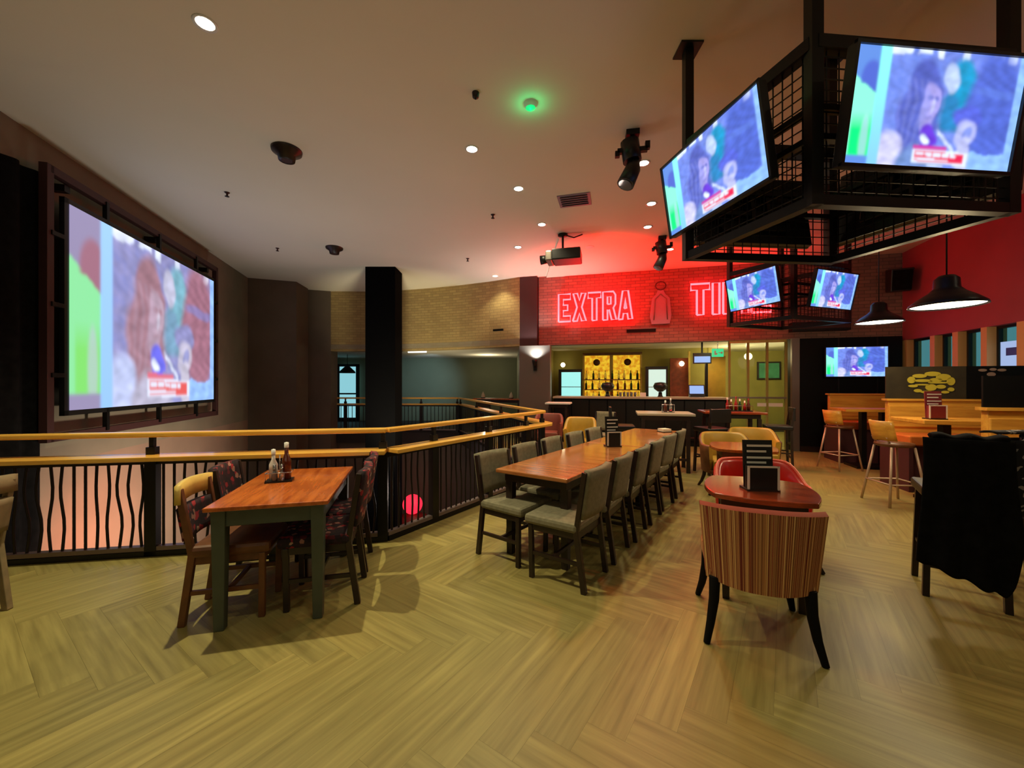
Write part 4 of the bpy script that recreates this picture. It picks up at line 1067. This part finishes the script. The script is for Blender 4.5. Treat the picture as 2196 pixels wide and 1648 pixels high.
def ladder_stool(loc, rz, label, seatm='black_plastic', h=1.08, legm='dark_wood'):
    t = thing('high_stool', label, 'bar stool', loc+(0,), rz, 'dark high-backed stools')
    for s in (-1, 1):
        MB().bar((s*.19, -.19, 0), (s*.175, -.17, .72), .036).bar((s*.175, -.17, .70), (s*.17, -.22, h), .034).build('leg', legm, t)
        MB().bar((s*.19, .18, 0), (s*.17, .16, .7), .036).build('leg', legm, t)
        MB().bar((s*.18, -.18, .3), (s*.18, .17, .3), .022).build('stretcher', legm, t)
    for z in (.22, .45): MB().bar((-.18, -.185, z), (.18, -.185, z), .026).build('stretcher', legm, t)
    MB().bar((-.18, .17, .25), (.18, .17, .25), .026).build('stretcher', legm, t)
    MB().b2(-.21, .21, -.2, .2, .7, .77).build('seat', seatm, t, bev=.015)
    MB().b2(-.19, .19, -.235, -.195, .86, h+.01).build('backrest', seatm, t, bev=.008)
    return t
ls0 = ladder_stool((3.37, 6.70), face(-.2, .98), 'black high-backed stool standing between the two bar-side high tables')
dup(ls0, (4.72, 7.05, 0), face(-.9, .4), 'black high-backed stool next to the black wall on the right')
dup(ls0, (1.98, 7.1, 0), face(.98, -.2), 'dark high-backed stool at the left end of the pale high table')
for (px, yy, zz, lb) in ((1432, 6.95, 1.0, 'metal caddy of menus on the pale high table'),):
    x = (px-1098)/850*yy; t = thing('condiment_caddy', lb, 'caddy', (x, yy, zz), BRZ)
    MB().b2(-.1, .1, -.07, .07, 0, .012).build('tray', 'chrome', t)
    MB().tube([(-.1, -.06, 0), (-.1, -.06, .14), (.1, -.06, .14), (.1, -.06, 0)], .007, 5).build('wire_rail', 'chrome', t)
    bottle(t, -.04, 0, .03, .16, 'bottle_brown', 'white_plastic'); bottle(t, .05, .02, .025, .2, 'clear_glass', 'white_plastic')
x = (1583-1098)/850*7.3
t = thing('condiment_caddy', 'caddy crowded with sauce bottles on the reddish high table', 'caddy', (x, 7.3, 1.0), BRZ)
MB().b2(-.22, .22, -.08, .08, 0, .015).build('tray', 'black_metal', t); MB().tube([(-.22, -.08, .02), (-.22, -.08, .1), (.22, -.08, .1), (.22, -.08, .02)], .006, 5).build('wire_rail', 'chrome', t)
for k in range(6): bottle(t, -.18+.072*k, .03*(k % 2), .028, (.2, .16, .22, .17, .14, .18)[k], ('ketchup_red', 'bottle_brown', 'ketchup_red', 'bottle_green', 'ketchup_red', 'bottle_brown')[k], ('white_plastic', 'white_plastic', 'dark_red_plastic')[k % 3])
# tables across the far corner of the void
ft = high_table((-.35, 11.7), 1.5, .6, R(-20), 'orange high table on the far side of the void behind the handrail', 'orange_wood', 1.08)
for k, (dx, lb) in enumerate(((-.55, 'left white napkin cone on the far orange high table'), (.35, 'right white napkin cone on the far orange high table'))):
    o = thing('napkin_cone', lb, 'napkins', (-.35+dx*.94, 11.7-dx*.34, 1.08), 0)
    MB().lathe([(.05, 0), (.06, .02), (.05, .1), (0, .2)], seg=10).build('napkin', 'napkin', o); MB().lathe([(0, 0), (.07, 0), (.07, .02), (0, .021)], seg=12).build('coaster', 'black_plastic', o)
ladder_stool((-.75, 11.05), face(.1, 1), 'dark stool in front of the far orange high table')

# ---- booths along the right wall
def booth(p0, p1, label, hgt=1.29, art=None, seat_w=None, panel=(1.29, 1.75)):
    """bench back runs p0 -> p1, seat on the camera side"""
    p0 = Vector(p0); p1 = Vector(p1); d = p1-p0; ln = d.length
    t = thing('booth_bench', label, 'booth', (p0.x, p0.y, 0), math.atan2(d.y, d.x), 'high booth benches along the right wall')
    MB().b2(0, ln, -.05, .03, .0, .72).build('back_base', 'plum_panel', t)
    MB().b2(0, ln, -.05, .03, .72, hgt).build('backrest', 'booth_wood', t, bev=.01)
    MB().b2(.0, ln, -.075, -.05, .86, hgt-.07).build('back_cushion', 'booth_wood', t, bev=.01)
    MB().b2(-.03, ln, -.08, .05, hgt, hgt+.03).build('cap_rail', 'booth_wood', t)
    MB().b2(-.05, 0, -.56, .05, .0, .66).build('end_panel', 'plum_panel', t)
    MB().b2(0, ln, -.52, -.05, 0, .64).build('seat_base', 'plum_panel', t)
    MB().b2(-.04, ln, -.56, -.04, .64, .78).build('seat', 'orange_leather', t, bev=.02)
    if panel:
        MB().b2(.0, ln+.12, .0, .02, hgt+.03, panel[1]).build('screen_panel', 'poster_dark' if art == 'yellow' else 'black_paint', t)
    return t
b1 = booth((6.42, 8.05), (7.62, 7.72), 'farthest booth bench with orange wood back, below the wide television', 1.28, panel=None)
b2 = booth((5.68, 6.02), (7.30, 5.62), 'middle booth bench with amber wood back and yellow patterned panel above', 1.25, art='yellow', panel=(1.25, 1.76))
b3 = booth((4.66, 3.92), (6.95, 3.38), 'nearest booth bench at the right edge of the photo behind the coat', 1.24, panel=(1.24, 1.58))
# yellow motif and grey motif on the middle panel
def motif(parent, x0, z0, blobs, m, name):
    mb = MB()
    for bx, bz, rx_, rz_ in blobs:
        mb.add([(x0+bx+rx_*math.cos(k*PI/8), -.012, z0+bz+rz_*math.sin(k*PI/8)) for k in range(16)], [tuple(range(16))])
    mb.build(name, m, parent, solid=.006)
motif(b2, .55, 1.52, [(-.14, .1, .09, .03), (.02, .13, .1, .035), (.15, .08, .09, .05), (-.1, .03, .12, .022), (.06, .04, .08, .03), (.0, -.07, .07, .05), (-.16, -.12, .05, .025), (.12, -.06, .06, .03), (.17, -.14, .05, .02), (-.05, -.14, .08, .02), (.24, .02, .05, .06), (-.24, .04, .05, .05), (-.22, -.05, .06, .02), (.24, -.1, .04, .03), (.1, .0, .14, .014), (-.1, -.03, .1, .012)], 'art_yellow', 'yellow_motif')
MB().b2(.98, 1.74, -.006, -.0, 1.285, 1.76).build('dark_panel', 'black_paint', b2)
motif(b2, 1.26, 1.66, [(-.1, .04, .05, .02), (.02, .05, .04, .02), (.12, .04, .05, .02), (0, -.02, .05, .03), (-.07, -.06, .04, .015), (.1, -.06, .05, .015)], 'art_grey', 'grey_motif')
def booth_table(c, w, d, rz, label, z=1.06):
    t = thing('booth_table', label, 'table', c+(0,), rz, 'high booth tables')
    MB().b2(-w/2, w/2, -d/2, d/2, z-.05, z).build('tabletop', 'booth_wood', t, bev=.008)
    MB().b2(w/2-.5, w/2-.42, -.05, .05, .04, z-.05).b2(-w/2+.35, -w/2+.43, -.05, .05, .04, z-.05).build('pedestal', 'black_metal', t)
    MB().b2(-w/2+.2, w/2-.25, -.22, .22, 0, .04).build('base_plate', 'black_metal', t)
    return t
booth_table((5.72, 4.92), 1.35, .62, R(-15), 'high booth table with the red menu block in front of the middle bench')
booth_table((6.52, 7.12), 1.15, .58, R(-15), 'high booth table below the wide television')
p = (5.28, 4.95)
menu_stand(p, 1.06, R(-15), 'red menu block with upright card on the booth table', board=mat('menu_red', lin(120, 34, 40), .5).name, line='white_paper', bw=.17)
o = thing('green_bottle_vase', 'small green bottle on the far booth table below the television', 'bottle', (6.86, 7.12, 1.06))
MB().lathe([(0, 0), (.04, 0), (.04, .14), (.016, .2), (.016, .26)], seg=14).build('bottle', 'bottle_green', o); MB().lathe([(.018, .24), (.018, .27), (0, .275)], seg=10).build('cap', 'white_plastic', o); o.name = 'sauce_bottle'
def ply_stool(loc, rz, label):
    t = thing('bar_stool', label, 'bar stool', loc+(0,), rz, 'pale-legged stools at the booths')
    T, F_ = .13, .22
    for sx in (-1, 1):
        for sy in (-1, 1): MB().tube([(sx*T, sy*T, .72), (sx*F_, sy*F_, 0)], .014, 8).build('leg', 'pale_metal', t)
    k = .19
    MB().tube([(-k, -k, .27), (k, -k, .27), (k, k, .27), (-k, k, .27), (-k, -k, .27)], .011, 6).build('foot_ring', 'pale_metal', t)
    MB().lathe([(0, .72), (.17, .72), (.195, .74), (.19, .765), (0, .775)], seg=24).build('seat', 'mid_wood', t)
    def bk(u, v):
        a = R(-60+120*u); return (.2*math.sin(a), -.19*math.cos(a)-.05*v, .80+.24*v)
    MB().grid(bk, 12, 3).build('backrest', 'booth_wood', t, solid=.018)
    for s in (-1, 1): MB().tube([(s*.1, -.12, .74), (s*.11, -.17, .84)], .011, 6).build('back_support', 'pale_metal', t)
    return t
st = ply_stool((4.80, 4.98), face(1, -.1), 'pale-legged bar stool at the end of the booth table with the red menu')
dup(st, (5.78, 7.0, 0), face(1, .1), 'pale-legged bar stool at the far booth table under the television')
dup(st, (5.25, 4.30, 0), face(.2, 1), 'bar stool on the camera side of the booth table behind the coat')
# stool carrying the coat
cs_ = ladder_stool((3.20, 2.85), face(.6, .8), 'dark stool almost hidden under the long black coat', legm='dark_wood')
cs_['group'] = 'stools under clothing'
fd = Vector((.6, .8)).normalized()
ct_ = thing('coat', 'long black coat hanging over the back of a stool at the right', 'coat', (3.20, 2.85, 0), face(fd.x, fd.y))
def coat(u, v):
    a = (u-.5)*2
    w = .215+.045*v if a < 0 else .19+.015*v
    drop = [.82, .86, .93, .97, .93, .80][min(5, int(u*5.99))]
    drop = .83+.12*min(1, u/.72)-.30*max(0, (u-.78)/.22)**1.5+.01*math.sin(u*25)
    z = 1.13-drop*v
    x = a*w+.008*math.sin(v*5+u*3)
    y = -.265-.10*v**.7-.014*math.sin(u*22+v*2)*(.3+v)-.05*math.cos(a*1.5)
    return (x, y, z)
MB().grid(coat, 44, 26).build('back_drape', 'black_cloth', ct_, solid=.02)
def coat2(u, v):
    a = (u-.5)*2
    return (a*(.155+.03*v), -.17+.02*math.sin(u*20)+.02*v, 1.13-.36*v)
MB().grid(coat2, 24, 6).build('front_drape', 'black_cloth', ct_, solid=.02)
MB().grid(lambda u, v: ((u-.5)*.34, -.29+.13*v, 1.125+.02*math.sin(PI*v)+.01*math.sin(u*15)), 20, 5).build('collar_fold', 'black_cloth', ct_, solid=.03)
s2 = ladder_stool((3.80, 3.24), face(-.1, 1), 'dark stool at the right edge under a patterned scarf', legm='dark_wood'); s2['group'] = 'stools under clothing'
sf = thing('scarf', 'dark grey-spotted scarf hanging over the stool at the right edge', 'scarf', (3.80, 3.24, 0), face(-.1, 1))
MB().grid(lambda u, v: ((u-.5)*(.42+.06*v), -.27-.04*v-.03*math.sin(u*19), 1.13-.55*v-.05*math.sin(u*5)), 30, 14).build('drape', 'patterned_scarf', sf, solid=.015)
MB().grid(lambda u, v: ((u-.5)*.42, -.27+.11*v, 1.13+.012*math.sin(PI*v)), 12, 4).build('fold', 'patterned_scarf', sf, solid=.015)

# ---- lower level glimpsed through the bars
gb = thing('globe_lamp', 'glowing pink-red globe lamp on the lower level seen through the bars', 'lamp', (-2.86, 11.4, -3.2))
MB().lathe([(.0, 0), (.4, 0), (.4, .9), (.1, .95), (.1, .98), (0, .98)], seg=20).build('plinth', 'dark_red_plastic', gb)
MB().lathe([(0.01, .96)]+[(.28*math.sin(PI*k/12), 1.24-.28*math.cos(PI*k/12)) for k in range(1, 12)]+[(0.01, 1.52)], seg=24).build('globe', 'red_globe_glow', gb)

# ------------------------------------------------------------- lights
def light(kind, name, loc, energy, col, **k):
    l = bpy.data.lights.new(name, kind); l.energy = energy; l.color = col
    for a, b in k.items():
        if a not in ('aim',): setattr(l, a, b)
    o = bpy.data.objects.new(name, l); C.objects.link(o); o.location = loc
    if 'aim' in k:
        d = Vector(k['aim'])-Vector(loc); o.rotation_euler = d.to_track_quat('-Z', 'Y').to_euler()
    return o
WARM = (1, .89, .54)
for i, (x, y) in enumerate(dpos):
    e = 110
    if i == 0: e = 460
    if i in (3, 4): e = 80
    if i == 5: e = 60
    if i >= 10: e = (50, 28, 36, 8, 10, 4, 30, 8, 30)[i-10]
    light('SPOT', 'downlight_beam', (x, y, CZ(x, y)-.02), e, WARM, spot_size=R(112), spot_blend=.7, shadow_soft_size=.035, aim=(x, y, 0))
light('POINT', 'pendant_light', (3.86, 3.52, 2.17), 46, (1, .8, .44), shadow_soft_size=.12)
light('POINT', 'pendant_light', (4.86, 5.25, 2.29), 72, (1, .8, .44), shadow_soft_size=.12)
light('SPOT', 'sconce_beam', at_bar(1148, -.33, 2.12), 130, (.9, .95, .9), spot_size=R(130), spot_blend=.8, shadow_soft_size=.03, aim=at_bar(1148, -.26, 4))
light('SPOT', 'upper_fill', (5.6, 1.2, 2.4), 40, (1, .82, .6), spot_size=R(100), spot_blend=1, shadow_soft_size=.3, aim=(7.2, 5.4, 3.5))  # fill with no fixture, added to brighten the right wall
light('SPOT', 'bulkhead_fill', (-2.2, 7.4, -1.6), 1300, (1, .88, .54), spot_size=R(48), spot_blend=1, shadow_soft_size=.3, aim=(-3.0, 11.9, 3.4))  # added on the lower level, without a fixture, to brighten the tan bulkhead
# added red wash, apart from any fixture, reddens ceiling and brick over the bar
light('SPOT', 'red_wash_fill', (1.7, 7.2, 3.3), 300, (1, 0, 0), spot_size=R(120), spot_blend=1., shadow_soft_size=.2, aim=(2.0, 9.0, 4.3))
x_, y_ = CPOS(1356, 284)
light('SPOT', 'stage_beam', (x_-.1, y_-.08, CEIL-.66), 130, (1, .12, .02), spot_size=R(34), spot_blend=1., shadow_soft_size=.08, aim=(1.0, 2.3, 0))
x_, y_ = CPOS(1420, 508)
light('SPOT', 'stage_beam', (x_+.05, y_-.08, CEIL-.66), 260, (1, .10, .03), spot_size=R(44), spot_blend=1., shadow_soft_size=.08, aim=(5.3, 6.6, 0))
light('SPOT', 'red_wash_fill', (4.3, 6.9, 3.2), 260, (1, 0, 0), spot_size=R(120), spot_blend=1., shadow_soft_size=.2, aim=(4.0, 9.2, 3.7))  # second added wash, reddens the brick farther right
light('AREA', 'red_wash_fill', BP(1.6, -.45, 3.0), 90, (1, 0, 0), size=1.5, aim=BP(1.6, -.3, 4.3))  # added red panel, strengthens the neon glow on the ceiling
# bar and lobby lights; last bar spot is added to brighten the yellow partition
for s_, t_, e_ in ((.7, 1.5, 52), (1.8, 1.6, 45), (3.0, 1.5, 48), (4.3, .9, 70)):
    light('SPOT', 'bar_downlight', BP(s_, t_, 2.6), e_, (1, .86, .5), spot_size=R(130), spot_blend=.8, shadow_soft_size=.05, aim=BP(s_, t_, 0))
light('POINT', 'green_light', (CPOS(1138, 222)[0], CPOS(1138, 222)[1], CEIL-.1), 1.2, (0, 1, .3), shadow_soft_size=.03)
light('POINT', 'lobby_light', BP(5.6, 2.6, 2.3), 95, (1, .86, .42), shadow_soft_size=.1)
light('POINT', 'lobby_light', BP(6.5, 1.2, 2.3), 50, (1, .86, .5), shadow_soft_size=.1)
# room beyond the void
light('SPOT', 'back_room_light', (-2.6, 13.4, 2.3), 230, (.5, .78, 1), spot_size=R(75), spot_blend=1, shadow_soft_size=.15, aim=(-3.6, 16.2, 1.4))
light('POINT', 'back_room_light', (-.9, 14.4, 2.2), 30, (1, .85, .55), shadow_soft_size=.15)
# lower level
light('SPOT', 'lower_light', (-2.2, 6.4, -1.0), 900, (1, .80, .6), spot_size=R(100), spot_blend=1, shadow_soft_size=.2, aim=(-5.6, 6.2, -.9))
light('SPOT', 'lower_light', (-3.6, 5.2, -.9), 260, (1, .16, .05), spot_size=R(70), spot_blend=1, shadow_soft_size=.2, aim=(-5.7, 5.3, -.7))
light('POINT', 'lower_light', (-1.5, 9.5, -1.0), 30, (1, .8, .7), shadow_soft_size=.2)

# fill spots with no fixtures, added in the void and behind the camera to lift the ceiling
light('SPOT', 'void_fill', (-3.4, 8.6, -2.4), 230, (1, .96, .86), spot_size=R(95), spot_blend=1, shadow_soft_size=.4, aim=(-3.2, 8.2, 4.3))
light('SPOT', 'void_fill', (-3.2, 5.6, -2.4), 150, (1, .96, .86), spot_size=R(95), spot_blend=1, shadow_soft_size=.4, aim=(-2.6, 5.4, 4.3))
light('SPOT', 'upper_fill', (-1.6, -3.6, 2.3), 52, (1, .95, .68), spot_size=R(130), spot_blend=1, shadow_soft_size=.3, aim=(-1.2, 1.5, 4.3))
light('SPOT', 'upper_fill', (2.4, -3.6, 2.3), 46, (1, .86, .52), spot_size=R(130), spot_blend=1, shadow_soft_size=.3, aim=(1.8, 1.5, 4.3))
w = bpy.data.worlds.new('dusk'); S.world = w; w.use_nodes = True
w.node_tree.nodes['Background'].inputs[0].default_value = (.10, .33, .38, 1); w.node_tree.nodes['Background'].inputs[1].default_value = .7

# poster in the last window; daylight on it is put in as emission
po = thing('window_poster', 'pale blue poster standing in the window at the right edge', 'poster', RP(RK(2152), -.11)+(1.64,), math.atan2(-RD.y, -RD.x))
pw = abs(RK(2176)-RK(2126))
MB().b2(-pw/2, pw/2, -.01, .01, 0, .52).build('sheet', 'daylight_poster', po); MB().b2(-pw*.3, pw*.25, .01, .014, .3, .42).build('print', mat('poster_blue', lin(60, 90, 190), .6), po)

# ------------------------------------------------------------- camera
cam = bpy.data.cameras.new('camera'); co = bpy.data.objects.new('camera', cam); C.objects.link(co)
cam.sensor_width = 36; cam.lens = 850*36/2196; cam.clip_start = .05; cam.clip_end = 100
co.location = (0, 0, EYE); co.rotation_euler = (R(90), 0, 0)
S.camera = co
S.view_settings.view_transform = 'Standard'; S.view_settings.look = 'None'; S.view_settings.gamma = 1; S.view_settings.exposure = 0
S.view_settings.use_curve_mapping = False
S.cycles.use_denoising = True; S.cycles.max_bounces = 6; S.cycles.diffuse_bounces = 4; S.cycles.glossy_bounces = 3; S.cycles.transmission_bounces = 6
S.cycles.sample_clamp_indirect = 5; S.cycles.caustics_reflective = False; S.cycles.caustics_refractive = False
